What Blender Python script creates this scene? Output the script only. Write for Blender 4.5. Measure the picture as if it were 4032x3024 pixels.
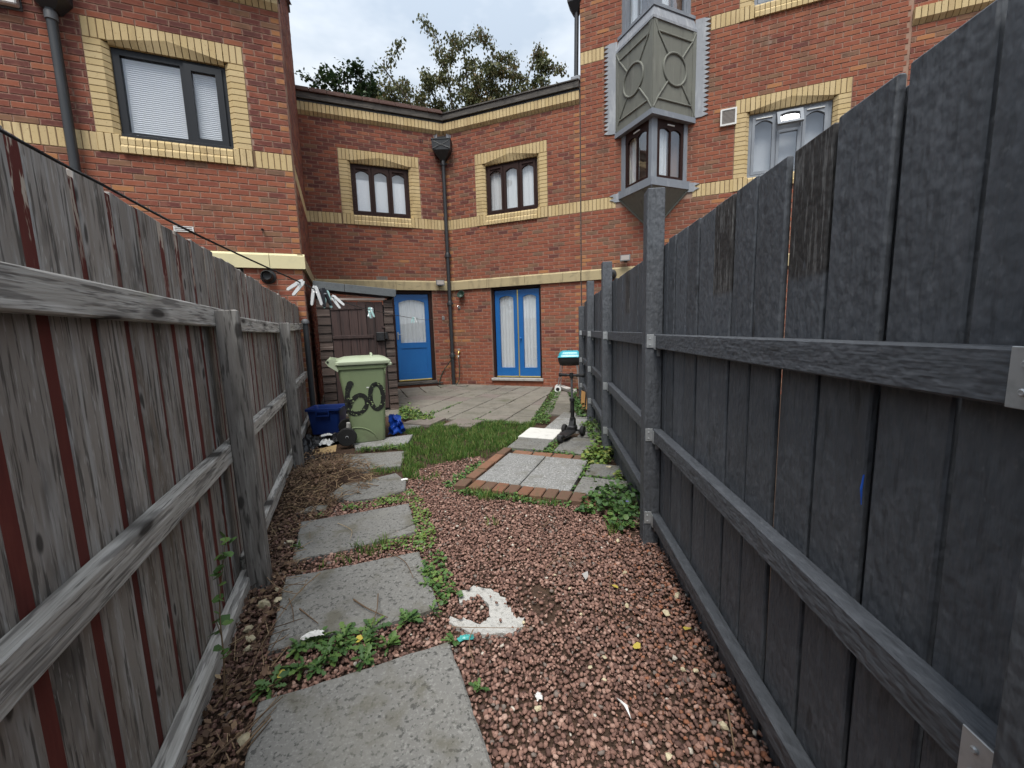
import bpy, math, random
import numpy as np
from mathutils import Matrix, Vector
from mathutils.geometry import tessellate_polygon
random.seed(7); rng = np.random.default_rng(11)
R_ = math.radians; PI = math.pi
for o in list(bpy.data.objects): bpy.data.objects.remove(o)
S = bpy.context.scene
COL = S.collection

# ------------------------------------------------------------------ camera
cam = bpy.data.cameras.new('camera'); camo = bpy.data.objects.new('camera', cam); COL.objects.link(camo)
cam.sensor_width = 36.0; cam.lens = 36.0*1588.6/4032.0; cam.clip_start = .02; cam.clip_end = 900
_p, _r = R_(7.43), R_(1.70)
_d = Vector((math.sin(_r)*math.cos(_p), math.cos(_r)*math.cos(_p), math.sin(_p)))   # world down seen by the camera (x right, y down, z forward)
_Y = (Vector((0, 0, 1)) - _d*_d.z).normalized(); _X = _Y.cross(-_d)
if _X.x < 0: _X = -_X
_M = Matrix((_X, _Y, -_d))
_c = Matrix((_M.col[0], -_M.col[1], -_M.col[2])).transposed()
camo.matrix_world = Matrix.Translation((0, 0, 1.30)) @ _c.to_4x4()
S.camera = camo

# ------------------------------------------------------------------ sky and sun (bright overcast)
SUN_EL, SUN_AZ = R_(62), R_(190)          # azimuth clockwise from +Y: high behind the camera
w = bpy.data.worlds.new('World'); S.world = w; w.use_nodes = True
nt = w.node_tree; nt.nodes.clear()
out = nt.nodes.new('ShaderNodeOutputWorld'); bg = nt.nodes.new('ShaderNodeBackground')
sky = nt.nodes.new('ShaderNodeTexSky'); sky.sky_type = 'NISHITA'; sky.sun_disc = False
sky.sun_elevation = SUN_EL; sky.sun_rotation = SUN_AZ; sky.air_density = 1.0; sky.dust_density = 2.0
sc = nt.nodes.new('ShaderNodeVectorMath'); sc.operation = 'SCALE'; sc.inputs[3].default_value = .06
nt.links.new(sky.outputs[0], sc.inputs[0])
tc = nt.nodes.new('ShaderNodeTexCoord'); mp = nt.nodes.new('ShaderNodeMapping'); mp.inputs[3].default_value = (1.0, 1.0, 2.2)
nt.links.new(tc.outputs['Generated'], mp.inputs[0])
n1 = nt.nodes.new('ShaderNodeTexNoise'); n1.inputs['Scale'].default_value = 2.6; n1.inputs['Detail'].default_value = 5; n1.inputs['Roughness'].default_value = .55
nt.links.new(mp.outputs[0], n1.inputs[0])
rp = nt.nodes.new('ShaderNodeValToRGB'); e = rp.color_ramp.elements
e[0].position = .40; e[0].color = (.250, .290, .338, 1); e[1].position = .62; e[1].color = (.425, .447, .465, 1)
nt.links.new(n1.outputs[0], rp.inputs[0])
mx = nt.nodes.new('ShaderNodeMix'); mx.data_type = 'RGBA'; mx.inputs[0].default_value = .88
nt.links.new(sc.outputs[0], mx.inputs[6]); nt.links.new(rp.outputs[0], mx.inputs[7])
sx = nt.nodes.new('ShaderNodeSeparateXYZ'); nt.links.new(tc.outputs['Generated'], sx.inputs[0])       # overcast sky: brighter overhead than at the horizon
zr = nt.nodes.new('ShaderNodeMapRange'); zr.inputs[3].default_value = .55; zr.inputs[4].default_value = 1.65; nt.links.new(sx.outputs[2], zr.inputs[0])
nt.links.new(mx.outputs[2], bg.inputs[0]); nt.links.new(zr.outputs[0], bg.inputs[1])
nt.links.new(bg.outputs[0], out.inputs[0])
S.cycles.use_light_tree = False; S.cycles.max_bounces = 4; S.cycles.diffuse_bounces = 2; S.cycles.glossy_bounces = 2; S.cycles.transmission_bounces = 2; S.cycles.transparent_max_bounces = 6
S.cycles.caustics_reflective = False; S.cycles.caustics_refractive = False; S.cycles.use_adaptive_sampling = True; S.cycles.adaptive_threshold = .015
sl = bpy.data.lights.new('sun', 'SUN'); so = bpy.data.objects.new('sun', sl); COL.objects.link(so)
sl.energy = 1.5; sl.angle = R_(28); sl.color = (1, .96, .90)
_sd = Vector((math.sin(SUN_AZ)*math.cos(SUN_EL), math.cos(SUN_AZ)*math.cos(SUN_EL), math.sin(SUN_EL)))
so.rotation_euler = _sd.to_track_quat('Z', 'Y').to_euler(); so.location = (0, -3, 12)
vs = S.view_settings; vs.view_transform = 'Standard'; vs.look = 'None'; vs.exposure = 1.27; vs.gamma = 1.0; vs.use_curve_mapping = False

# ------------------------------------------------------------------ helpers
def gz(y): return .012*(y-2.3)            # the garden rises very gently towards the house

class MB:
    """collects shapes; build() links them as ONE mesh object"""
    def __init__(s): s.v = []; s.f = []; s.t = []; s.e = []
    def add(s, vs, fs, tone=0., edge=None):
        b = len(s.v); s.v += [tuple(q) for q in vs]; s.e += (edge if edge else [0.]*len(vs))
        for q in fs: s.f.append(tuple(b+i for i in q)); s.t.append(tone)
        return s
    def xf(s, m, start=0):
        for i in range(start, len(s.v)): s.v[i] = tuple(m @ Vector(s.v[i]))
        return s
    def box(s, x0, x1, y0, y1, z0, z1, tone=0., bv=0.):
        if bv <= 0:
            vs = [(x, y, z) for z in (z0, z1) for y in (y0, y1) for x in (x0, x1)]
            return s.add(vs, [(0,2,3,1), (4,5,7,6), (0,1,5,4), (2,6,7,3), (0,4,6,2), (1,3,7,5)], tone)
        vs = []; idx = {}
        P = ((x0, x1), (y0, y1), (z0, z1))
        for cx in (0, 1):
            for cy in (0, 1):
                for cz in (0, 1):
                    c = (cx, cy, cz)
                    for a in range(3):
                        q = [P[k][c[k]] + (0 if k == a else (bv if c[k] == 0 else -bv)) for k in range(3)]
                        idx[(c, a)] = len(vs); vs.append(q)
        fs = []
        for a in range(3):
            b, c = (a+1) % 3, (a+2) % 3
            for sd in (0, 1):
                q = []
                for (u, v) in ((0,0), (1,0), (1,1), (0,1)):
                    k = [0,0,0]; k[a] = sd; k[b] = u; k[c] = v; q.append(idx[(tuple(k), a)])
                fs.append(q if sd else q[::-1])
        for a in range(3):
            b, c = (a+1) % 3, (a+2) % 3
            for u in (0, 1):
                for v in (0, 1):
                    k0 = [0,0,0]; k0[a] = 0; k0[b] = u; k0[c] = v; k1 = list(k0); k1[a] = 1
                    q = [idx[(tuple(k0), b)], idx[(tuple(k1), b)], idx[(tuple(k1), c)], idx[(tuple(k0), c)]]
                    fs.append(q if (u == v) else q[::-1])
        for c in [(i,j,k) for i in (0,1) for j in (0,1) for k in (0,1)]:
            q = [idx[(c, 0)], idx[(c, 1)], idx[(c, 2)]]
            fs.append(q if (sum(c) % 2 == 1) else q[::-1])
        return s.add(vs, fs, tone)
    def ext(s, poly, vec, tone=0., caps=True):
        n = len(poly); v = Vector(vec)
        vs = [Vector(p) for p in poly] + [Vector(p)+v for p in poly]
        fs = [(i, (i+1) % n, n+(i+1) % n, n+i) for i in range(n)]
        if caps: fs += [tuple(range(n))[::-1], tuple(range(n, 2*n))]
        return s.add(vs, fs, tone)
    def plate(s, outer, holes, y0, y1, tone=0.):
        """flat plate in the x-z plane with holes, front at y0, back at y1"""
        loops = [outer]+list(holes); pts = [p for l in loops for p in l]; n = len(pts)
        tri = tessellate_polygon([[Vector((p[0], p[1], 0)) for p in l] for l in loops])
        vs = [(p[0], y0, p[1]) for p in pts] + [(p[0], y1, p[1]) for p in pts]; fs = []
        for t in tri:
            a, b, c = [Vector(pts[i]) for i in t]
            t = t if (b-a).cross(c-a) > 0 else t[::-1]
            fs += [tuple(t), tuple(i+n for i in t[::-1])]
        o = 0
        for l in loops:
            m = len(l)
            for i in range(m): fs.append((o+i, o+(i+1) % m, n+o+(i+1) % m, n+o+i))
            o += m
        return s.add(vs, fs, tone)
    def tube(s, pts, r, n=8, cap=True, tone=0.):
        pts = [Vector(p) for p in pts]; m = len(pts); rr = r if hasattr(r, '__len__') else [r]*m
        vs = []; fs = []; prev = None
        for i, p in enumerate(pts):
            t = (pts[min(i+1, m-1)]-pts[max(i-1, 0)]).normalized()
            if prev is None: u = t.orthogonal().normalized()
            else: u = (prev - t*prev.dot(t)).normalized() if (prev - t*prev.dot(t)).length > 1e-6 else t.orthogonal().normalized()
            prev = u; q = t.cross(u)
            for k in range(n):
                a = 2*PI*k/n; vs.append(p+(u*math.cos(a)+q*math.sin(a))*rr[i])
        for i in range(m-1):
            for k in range(n): fs.append((i*n+k, i*n+(k+1) % n, (i+1)*n+(k+1) % n, (i+1)*n+k))
        if cap: fs += [tuple(range(n))[::-1], tuple(range((m-1)*n, m*n))]
        return s.add(vs, fs, tone)
    def lathe(s, prof, n=24, m=None, tone=0.):
        vs = []; fs = []; k = len(prof); st = len(s.v)
        for (r, z) in prof:
            for i in range(n): a = 2*PI*i/n; vs.append((r*math.cos(a), r*math.sin(a), z))
        for j in range(k-1):
            for i in range(n): fs.append((j*n+i, j*n+(i+1) % n, (j+1)*n+(i+1) % n, (j+1)*n+i))
        fs += [tuple(range(n))[::-1], tuple(range((k-1)*n, k*n))]
        s.add(vs, fs, tone)
        if m is not None: s.xf(m, st)
        return s
    def quad(s, a, b, c, d, tone=0.): return s.add([a, b, c, d], [(0, 1, 2, 3)], tone)
    def mesh(s, name, smooth=False):
        me = bpy.data.meshes.new(name); me.from_pydata(s.v, [], s.f); me.update()
        at = me.attributes.new('tone', 'FLOAT', 'FACE'); at.data.foreach_set('value', np.array(s.t, dtype=np.float32))
        if any(s.e):
            ae = me.attributes.new('edge', 'FLOAT', 'POINT'); ae.data.foreach_set('value', np.array(s.e, dtype=np.float32))
        if smooth: me.shade_smooth()
        return me
    def build(s, name, mat, parent=None, loc=(0,0,0), rot=(0,0,0), smooth=False, auto=None):
        me = s.mesh(name, smooth); me.materials.append(mat)
        o = ob(name, me, parent, loc, rot)
        if auto: sharp(me, auto)
        return o

def sharp(me, deg):
    """smooth shading with hard edges above the given angle"""
    me.shade_smooth()
    try: me.set_sharp_from_angle(angle=R_(deg))
    except Exception: pass

def ob(name, data, parent=None, loc=(0,0,0), rot=(0,0,0), scale=None):
    o = bpy.data.objects.new(name, data); COL.objects.link(o)
    o.location = loc; o.rotation_euler = rot if hasattr(rot, '__len__') else (0, 0, rot)
    if scale is not None: o.scale = scale if hasattr(scale, '__len__') else (scale,)*3
    if parent: o.parent = parent
    return o
def tag(o, label=None, cat=None, group=None, kind=None):
    if label: o['label'] = label
    if cat: o['category'] = cat
    if group: o['group'] = group
    if kind: o['kind'] = kind
    return o
def thing(name, label, cat, loc=(0,0,0), rot=0., group=None):
    return tag(ob(name, None, None, loc, (0,0,rot) if not hasattr(rot, '__len__') else rot), label, cat, group)
def np_mesh(name, V, F, tone, mat, parent=None, smooth=False):
    """V (n,3), F (m,k) arrays with k corners a face"""
    me = bpy.data.meshes.new(name); n, (m, k) = len(V), F.shape
    me.vertices.add(n); me.vertices.foreach_set('co', V.astype(np.float32).ravel())
    me.loops.add(m*k); me.loops.foreach_set('vertex_index', F.astype(np.int32).ravel())
    me.polygons.add(m); me.polygons.foreach_set('loop_start', np.arange(0, m*k, k, dtype=np.int32))
    me.update(calc_edges=True); me.validate()
    at = me.attributes.new('tone', 'FLOAT', 'FACE'); at.data.foreach_set('value', np.asarray(tone, dtype=np.float32))
    if smooth: me.shade_smooth()
    me.materials.append(mat)
    return ob(name, me, parent)
def inpoly(x, y, poly):
    x = np.asarray(x); y = np.asarray(y); r = np.zeros(x.shape, bool); n = len(poly)
    for i in range(n):
        x0, y0 = poly[i]; x1, y1 = poly[(i+1) % n]
        c = ((y0 > y) != (y1 > y)) & (x < (x1-x0)*(y-y0)/((y1-y0) if y1 != y0 else 1e-9)+x0)
        r ^= c
    return r

# ------------------------------------------------------------------ materials
def mat(name, base=(.5,.5,.5), rough=.75, layers=(), bump=None, tone=None, rnd=0., edge=None, metal=0., spec=.5,
        coord='obj', trans=0., coat=0., alpha=None, emis=None):
    m = bpy.data.materials.new(name); m.use_nodes = True; nt = m.node_tree; L = nt.links.new
    b = nt.nodes['Principled BSDF']
    N = lambda t: nt.nodes.new(t)
    tcn = N('ShaderNodeTexCoord'); oi = N('ShaderNodeObjectInfo')
    if coord == 'pos':
        g = N('ShaderNodeNewGeometry'); vec = g.outputs['Position']
    else:
        sc = N('ShaderNodeVectorMath'); sc.operation = 'SCALE'; sc.inputs[0].default_value = (37.1, 19.7, 53.3); L(oi.outputs['Random'], sc.inputs[3])
        ad = N('ShaderNodeVectorMath'); ad.operation = 'ADD'; L(tcn.outputs['Object'], ad.inputs[0]); L(sc.outputs[0], ad.inputs[1]); vec = ad.outputs[0]
    def mixc(f, a, c2, mode='MIX'):
        x = N('ShaderNodeMix'); x.data_type = 'RGBA'; x.blend_type = mode
        if hasattr(f, 'links'): L(f, x.inputs[0])
        else: x.inputs[0].default_value = f
        for s, i in ((a, 6), (c2, 7)):
            if hasattr(s, 'links'): L(s, x.inputs[i])
            else: x.inputs[i].default_value = (*s, 1)
        return x.outputs[2]
    def mapped(s):
        mp = N('ShaderNodeMapping'); mp.inputs[3].default_value = s if hasattr(s, '__len__') else (s, s, s); L(vec, mp.inputs[0]); return mp.outputs[0]
    def tex(kind, s, d):
        if kind == 'knot':                 # scattered knots on the flat of a board: s = (axis a, axis b, scale a, scale b)
            sp = N('ShaderNodeSeparateXYZ'); L(vec, sp.inputs[0]); cb = N('ShaderNodeCombineXYZ')
            for k in (0, 1):
                mm = N('ShaderNodeMath'); mm.operation = 'MULTIPLY'; mm.inputs[1].default_value = s[2+k]; L(sp.outputs[s[k]], mm.inputs[0]); L(mm.outputs[0], cb.inputs[k])
            nz = N('ShaderNodeTexNoise'); nz.inputs['Scale'].default_value = 2.5; nz.inputs['Detail'].default_value = 1; L(cb.outputs[0], nz.inputs[0])
            vm = N('ShaderNodeVectorMath'); vm.operation = 'MULTIPLY_ADD'; vm.inputs[1].default_value = (.16, .16, 0); L(nz.outputs['Color'], vm.inputs[0]); L(cb.outputs[0], vm.inputs[2])
            t = N('ShaderNodeTexVoronoi'); t.voronoi_dimensions = '2D'; t.inputs['Scale'].default_value = 1; L(vm.outputs[0], t.inputs[0]); return t.outputs['Distance']
        if kind == 'voronoi':
            t = N('ShaderNodeTexVoronoi'); t.inputs['Scale'].default_value = 1; L(mapped(s), t.inputs[0]); return t.outputs['Distance']
        if kind == 'wave':
            t = N('ShaderNodeTexWave'); t.inputs['Scale'].default_value = 1; t.inputs['Distortion'].default_value = d; t.inputs['Detail'].default_value = 2; t.inputs['Detail Scale'].default_value = .6
            L(mapped(s), t.inputs[0]); return t.outputs['Fac']
        t = N('ShaderNodeTexNoise'); t.inputs['Scale'].default_value = 1; t.inputs['Detail'].default_value = min(d, 3); t.inputs['Roughness'].default_value = .62
        L(mapped(s), t.inputs[0]); return t.outputs['Fac']
    def rng_(sock, lo, hi, k=1.):
        r = N('ShaderNodeMapRange'); r.inputs[1].default_value = lo; r.inputs[2].default_value = hi; r.inputs[3].default_value = 0; r.inputs[4].default_value = k
        r.interpolation_type = 'SMOOTHSTEP'; L(sock, r.inputs[0]); return r.outputs[0]
    col = base
    if tone:
        a = N('ShaderNodeAttribute'); a.attribute_name = 'tone'; rp = N('ShaderNodeValToRGB'); el = rp.color_ramp.elements
        for i, (p, c) in enumerate(tone):
            q = el[i] if i < 2 else el.new(p)
            q.position = p; q.color = (*c, 1)
        L(a.outputs['Fac'], rp.inputs[0]); col = rp.outputs[0]
    for ly in layers:
        f = rng_(tex(ly.get('t', 'noise'), ly.get('s', 5), ly.get('d', 4)), ly.get('lo', .4), ly.get('hi', .65), ly.get('k', 1.))
        if 'z' in ly:                      # layer only over a height range of the object
            sx = N('ShaderNodeSeparateXYZ'); L(tcn.outputs['Object'], sx.inputs[0])
            fz = rng_(sx.outputs[ly.get('ax', 2)], ly['z'][0], ly['z'][1])
            mm = N('ShaderNodeMath'); mm.operation = 'MULTIPLY'; L(f, mm.inputs[0]); L(fz, mm.inputs[1]); f = mm.outputs[0]
        col = mixc(f, col, ly['c'], ly.get('m', 'MIX'))
    if edge:
        a = N('ShaderNodeAttribute'); a.attribute_name = 'edge'
        nn = rng_(tex('noise', 30, 3), .25, .75, edge[1])
        mm = N('ShaderNodeMath'); mm.operation = 'MULTIPLY'; L(a.outputs['Fac'], mm.inputs[0]); L(nn, mm.inputs[1])
        col = mixc(mm.outputs[0], col, edge[0])
    if rnd:
        r = N('ShaderNodeMapRange'); r.inputs[3].default_value = 1-rnd; r.inputs[4].default_value = 1+rnd; L(oi.outputs['Random'], r.inputs[0])
        h = N('ShaderNodeHueSaturation'); L(r.outputs[0], h.inputs['Value'])
        if hasattr(col, 'links'): L(col, h.inputs['Color'])
        else: h.inputs['Color'].default_value = (*col, 1)
        col = h.outputs[0]
    if hasattr(col, 'links'): L(col, b.inputs['Base Color'])
    else: b.inputs['Base Color'].default_value = (*col, 1)
    b.inputs['Roughness'].default_value = rough; b.inputs['Metallic'].default_value = metal
    b.inputs['Specular IOR Level'].default_value = spec
    if coat: b.inputs['Coat Weight'].default_value = coat; b.inputs['Coat Roughness'].default_value = .1
    if bump:
        prev = None
        for (s, st, dist) in (bump if isinstance(bump, list) else [bump]):
            bn = N('ShaderNodeBump'); bn.inputs['Strength'].default_value = st; bn.inputs['Distance'].default_value = dist
            L(tex('noise', s, 1.5), bn.inputs['Height'])
            if prev: L(prev, bn.inputs['Normal'])
            prev = bn.outputs[0]
        L(prev, b.inputs['Normal'])
    if trans:                              # leaves let some light through
        o = [n for n in nt.nodes if n.type == 'OUTPUT_MATERIAL'][0]
        tr = N('ShaderNodeBsdfTranslucent'); ms = N('ShaderNodeMixShader'); ms.inputs[0].default_value = trans
        if hasattr(col, 'links'): L(col, tr.inputs[0])
        else: tr.inputs[0].default_value = (*col, 1)
        L(b.outputs[0], ms.inputs[1]); L(tr.outputs[0], ms.inputs[2]); L(ms.outputs[0], o.inputs[0])
    return m
def glass_mat(name, tint=(.9,.93,.95), refl=1.6):
    m = bpy.data.materials.new(name); m.use_nodes = True; nt = m.node_tree; nt.nodes.clear(); L = nt.links.new
    o = nt.nodes.new('ShaderNodeOutputMaterial'); t = nt.nodes.new('ShaderNodeBsdfTransparent'); g = nt.nodes.new('ShaderNodeBsdfGlossy')
    t.inputs[0].default_value = (*tint, 1); g.inputs['Roughness'].default_value = .02; g.inputs[0].default_value = (.95, .97, 1, 1)
    f = nt.nodes.new('ShaderNodeFresnel'); gm = nt.nodes.new('ShaderNodeNewGeometry'); io = nt.nodes.new('ShaderNodeMapRange')     # thin sheet: both faces reflect alike
    io.inputs[3].default_value = 1.5; io.inputs[4].default_value = 1/1.5; L(gm.outputs['Backfacing'], io.inputs[0]); L(io.outputs[0], f.inputs[0])
    mu = nt.nodes.new('ShaderNodeMath'); mu.operation = 'MULTIPLY_ADD'; mu.inputs[1].default_value = refl; mu.inputs[2].default_value = .05; mu.use_clamp = True
    tcn = nt.nodes.new('ShaderNodeTexCoord'); ns = nt.nodes.new('ShaderNodeTexNoise'); ns.inputs['Scale'].default_value = 2.5
    bn = nt.nodes.new('ShaderNodeBump'); bn.inputs['Strength'].default_value = .04; bn.inputs['Distance'].default_value = .05
    L(tcn.outputs['Object'], ns.inputs[0]); L(ns.outputs[0], bn.inputs['Height']); L(bn.outputs[0], g.inputs['Normal'])
    ms = nt.nodes.new('ShaderNodeMixShader'); L(f.outputs[0], mu.inputs[0]); L(mu.outputs[0], ms.inputs[0])
    L(t.outputs[0], ms.inputs[1]); L(g.outputs[0], ms.inputs[2]); L(ms.outputs[0], o.inputs[0])
    return m

M = {}
M['brick'] = mat('brick', coord='pos', rough=.9, spec=.2,
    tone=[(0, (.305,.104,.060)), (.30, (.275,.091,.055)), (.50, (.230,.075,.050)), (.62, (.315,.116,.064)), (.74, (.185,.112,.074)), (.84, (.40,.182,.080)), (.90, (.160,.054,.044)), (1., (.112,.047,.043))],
    layers=[dict(c=(.34,.15,.10), s=9, d=5, lo=.5, hi=.75, k=.45), dict(c=(.08,.035,.03), s=3.5, d=4, lo=.52, hi=.78, k=.5), dict(c=(.10,.055,.043), s=(2.4,2.4,.6), d=3, lo=.52, hi=.72, k=.5), dict(c=(.42,.31,.26), s=(4,4,1.6), d=3, lo=.66, hi=.78, k=.35)],
    edge=((.34,.185,.14), .75), bump=(40, .5, .004))
M['yellow'] = mat('yellow_brick', coord='pos', rough=.85, spec=.2,
    tone=[(0, (.57,.435,.225)), (.5, (.62,.485,.27)), (.85, (.50,.375,.20)), (1, (.38,.27,.145))],
    layers=[dict(c=(.30,.18,.08), s=42, d=2, lo=.60, hi=.72, k=.5), dict(c=(.36,.26,.14), s=(5,5,1.4), d=4, lo=.5, hi=.74, k=.6)], bump=(70, .4, .003))
M['mortar'] = mat('mortar', coord='pos', base=(.36,.235,.175), rough=.95, spec=.1, layers=[dict(c=(.22,.15,.12), s=4, d=5, lo=.45, hi=.7, k=.7), dict(c=(.46,.34,.27), s=2, d=3, lo=.5, hi=.75, k=.5)], bump=(90, .4, .004))
M['mortar_dark'] = mat('mortar_dark', coord='pos', base=(.20,.135,.08), rough=.95, spec=.1)
M['stone'] = mat('limestone', coord='pos', base=(.45,.37,.22), rough=.9, spec=.2,
    layers=[dict(c=(.27,.22,.14), s=(7,7,3), d=5, lo=.45, hi=.72, k=.75), dict(c=(.10,.095,.08), s=(5,5,14), d=5, lo=.58, hi=.8, k=.7)], bump=(50, .3, .003))
M['cream'] = mat('cream_masonry', coord='pos', base=(.70,.63,.38), rough=.8, layers=[dict(c=(.55,.50,.32), s=5, d=4, lo=.5, hi=.8, k=.6)], bump=(60, .2, .003))
M['fascia'] = mat('weathered_fascia', coord='pos', base=(.075,.068,.062), rough=.85, layers=[dict(c=(.20,.18,.15), s=(3,3,30), d=5, lo=.48, hi=.75, k=.7), dict(c=(.03,.028,.026), s=5, d=4, lo=.5, hi=.7, k=.7)], bump=((4,4,60), .4, .004))
M['tile'] = mat('roof_tile', coord='pos', base=(.11,.062,.052), rough=.9, layers=[dict(c=(.19,.13,.11), s=6, d=5, lo=.5, hi=.75, k=.6)], bump=(30, .4, .005))
M['lead'] = mat('lead_sheet', coord='pos', base=(.27,.29,.32), rough=.6, layers=[dict(c=(.42,.44,.46), s=(9,9,2), d=5, lo=.48, hi=.7, k=.7), dict(c=(.14,.15,.17), s=(14,14,3), d=4, lo=.55, hi=.75, k=.6)], bump=(12, .3, .01))
M['panel'] = mat('grey_green_panel', coord='pos', base=(.165,.17,.145), rough=.7, layers=[dict(c=(.235,.235,.205), s=(16,16,1.6), d=3, lo=.55, hi=.72, k=.6), dict(c=(.085,.085,.075), s=(9,9,1.1), d=3, lo=.54, hi=.72, k=.6), dict(c=(.21,.215,.18), s=(3,3,3), d=4, lo=.45, hi=.75, k=.6), dict(c=(.10,.10,.09), s=(25,25,2.5), d=4, lo=.58, hi=.8, k=.5)], bump=(60, .15, .003))
M['greyframe'] = mat('grey_painted_timber', coord='pos', base=(.22,.245,.28), rough=.6, layers=[dict(c=(.33,.36,.39), s=(8,8,3), d=4, lo=.5, hi=.75, k=.6), dict(c=(.10,.11,.12), s=(20,20,5), d=4, lo=.58, hi=.8, k=.5)])
M['brown'] = mat('dark_stained_timber', coord='pos', base=(.026,.010,.008), rough=.6, spec=.25, layers=[dict(c=(.06,.032,.025), s=(30,30,4), d=4, lo=.55, hi=.8, k=.6), dict(c=(.18,.14,.12), s=(12,12,40), d=3, lo=.66, hi=.8, k=.5)], bump=((20,20,4), .2, .003))
M['blackframe'] = mat('anthracite_frame', base=(.014,.017,.022), rough=.5, spec=.3)
M['white'] = mat('white_plastic', base=(.75,.75,.73), rough=.5, layers=[dict(c=(.6,.6,.57), s=6, d=3, lo=.5, hi=.8, k=.5)])
M['whitegrey'] = mat('offwhite_paint', coord='pos', base=(.42,.41,.39), rough=.7, layers=[dict(c=(.26,.25,.235), s=14, d=3, lo=.48, hi=.7, k=.7)])
M['glass'] = glass_mat('window_glass', (.98,.99,1.), 1.1)
M['net'] = mat('net_curtain', base=(.93,.94,.93), rough=.9, layers=[dict(c=(.72,.74,.74), s=(22,4,1.2), d=3, lo=.42, hi=.7, k=.6)], trans=.05)
M['room'] = mat('pale_interior', coord='pos', base=(.62,.64,.66), rough=.9, layers=[dict(c=(.75,.76,.77), s=2, d=2, lo=.4, hi=.7, k=.8)])
M['darkroom'] = mat('dark_interior', base=(.03,.03,.032), rough=.9)
M['blind'] = mat('white_blind', base=(.88,.89,.90), rough=.6)
M['blue'] = mat('blue_gloss_paint', coord='pos', base=(.015,.125,.38), rough=.35, layers=[dict(c=(.02,.15,.42), s=(5,5,2), d=4, lo=.45, hi=.75, k=.5), dict(c=(.40,.45,.50), s=(45,45,18), d=3, lo=.73, hi=.78, k=.7)], bump=((25,25,4), .12, .003))
M['brass'] = mat('brass_bar', base=(.75,.58,.20), rough=.35, metal=.7)
M['rimgrey'] = mat('grey_wheel_rim', base=(.20,.205,.21), rough=.5)
M['steel'] = mat('satin_steel', base=(.55,.55,.55), rough=.35, metal=.9)
M['pipe'] = mat('black_painted_pipe', coord='pos', base=(.030,.033,.037), rough=.45, layers=[dict(c=(.06,.063,.066), s=(12,12,2), d=4, lo=.5, hi=.8, k=.7)])
M['blackpl'] = mat('black_plastic', base=(.014,.014,.015), rough=.45, layers=[dict(c=(.03,.03,.032), s=9, d=3, lo=.45, hi=.75, k=.8)])
M['rubber'] = mat('black_rubber', base=(.012,.012,.013), rough=.8)
M['greypl'] = mat('grey_plastic', base=(.10,.104,.11), rough=.5)
M['oldwood'] = mat('weathered_grey_board', base=(.295,.268,.240), rough=.9, spec=.2, rnd=.16,
    layers=[dict(c=(.40,.39,.375), s=(26,26,2.6), d=3, lo=.47, hi=.66, k=.85), dict(c=(.085,.076,.068), s=(70,70,4.5), d=3, lo=.52, hi=.63, k=.85), dict(c=(.17,.130,.095), s=(9,9,1.2), d=3, lo=.50, hi=.70, k=.65),
            dict(c=(.075,.069,.064), s=(6,6,2.2), d=3, lo=.53, hi=.70, k=.75), dict(c=(.50,.49,.47), s=(120,120,14), d=2, lo=.60, hi=.68, k=.5),
            dict(t='knot', c=(.36,.34,.32), s=(1,2,5,1.9), lo=.12, hi=.07, k=.6), dict(t='knot', c=(.055,.05,.045), s=(1,2,5,1.9), lo=.060, hi=.030, k=.9)],
    bump=[((70,70,5), .7, .006)])
M['oldrail'] = mat('weathered_grey_rail', base=(.44,.42,.385), rough=.9, spec=.2, rnd=.08,
    layers=[dict(c=(.60,.585,.55), s=(2.5,34,34), d=3, lo=.46, hi=.64, k=.85), dict(c=(.15,.14,.13), s=(3.5,26,48), d=3, lo=.52, hi=.62, k=.7), dict(c=(.09,.083,.076), s=(5,90,90), d=3, lo=.55, hi=.66, k=.75),
            dict(c=(.25,.26,.12), s=(3,6,6), d=3, lo=.60, hi=.78, k=.4), dict(t='knot', c=(.20,.19,.175), s=(0,2,1.5,6), lo=.20, hi=.10, k=.7), dict(t='knot', c=(.045,.04,.037), s=(0,2,1.5,6), lo=.10, hi=.05, k=.9)],
    bump=[((5,80,80), .7, .006)])
M['oldpost'] = mat('weathered_grey_post', base=(.22,.205,.19), rough=.9, spec=.2,
    layers=[dict(c=(.34,.33,.31), s=(34,34,3), d=3, lo=.46, hi=.66, k=.8), dict(c=(.065,.06,.054), s=(60,60,5), d=3, lo=.52, hi=.64, k=.85), dict(c=(.08,.073,.066), s=(5,5,1.6), d=3, lo=.52, hi=.7, k=.7), dict(t='knot', c=(.04,.036,.033), s=(0,2,6,2), lo=.10, hi=.05, k=.85)],
    bump=[((70,70,5), .7, .006)])
M['redpaint'] = mat('red_painted_board', base=(.115,.026,.021), rough=.8, spec=.25, rnd=.15,
    layers=[dict(c=(.145,.036,.028), s=(30,30,6), d=4, lo=.45, hi=.7, k=.8), dict(c=(.52,.46,.38), s=(48,48,9), d=5, lo=.50, hi=.56, k=.9, z=(1.42, 1.66)), dict(c=(.06,.015,.013), s=(12,12,2), d=4, lo=.55, hi=.75, k=.7)], bump=((50,50,4), .3, .004))
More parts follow.
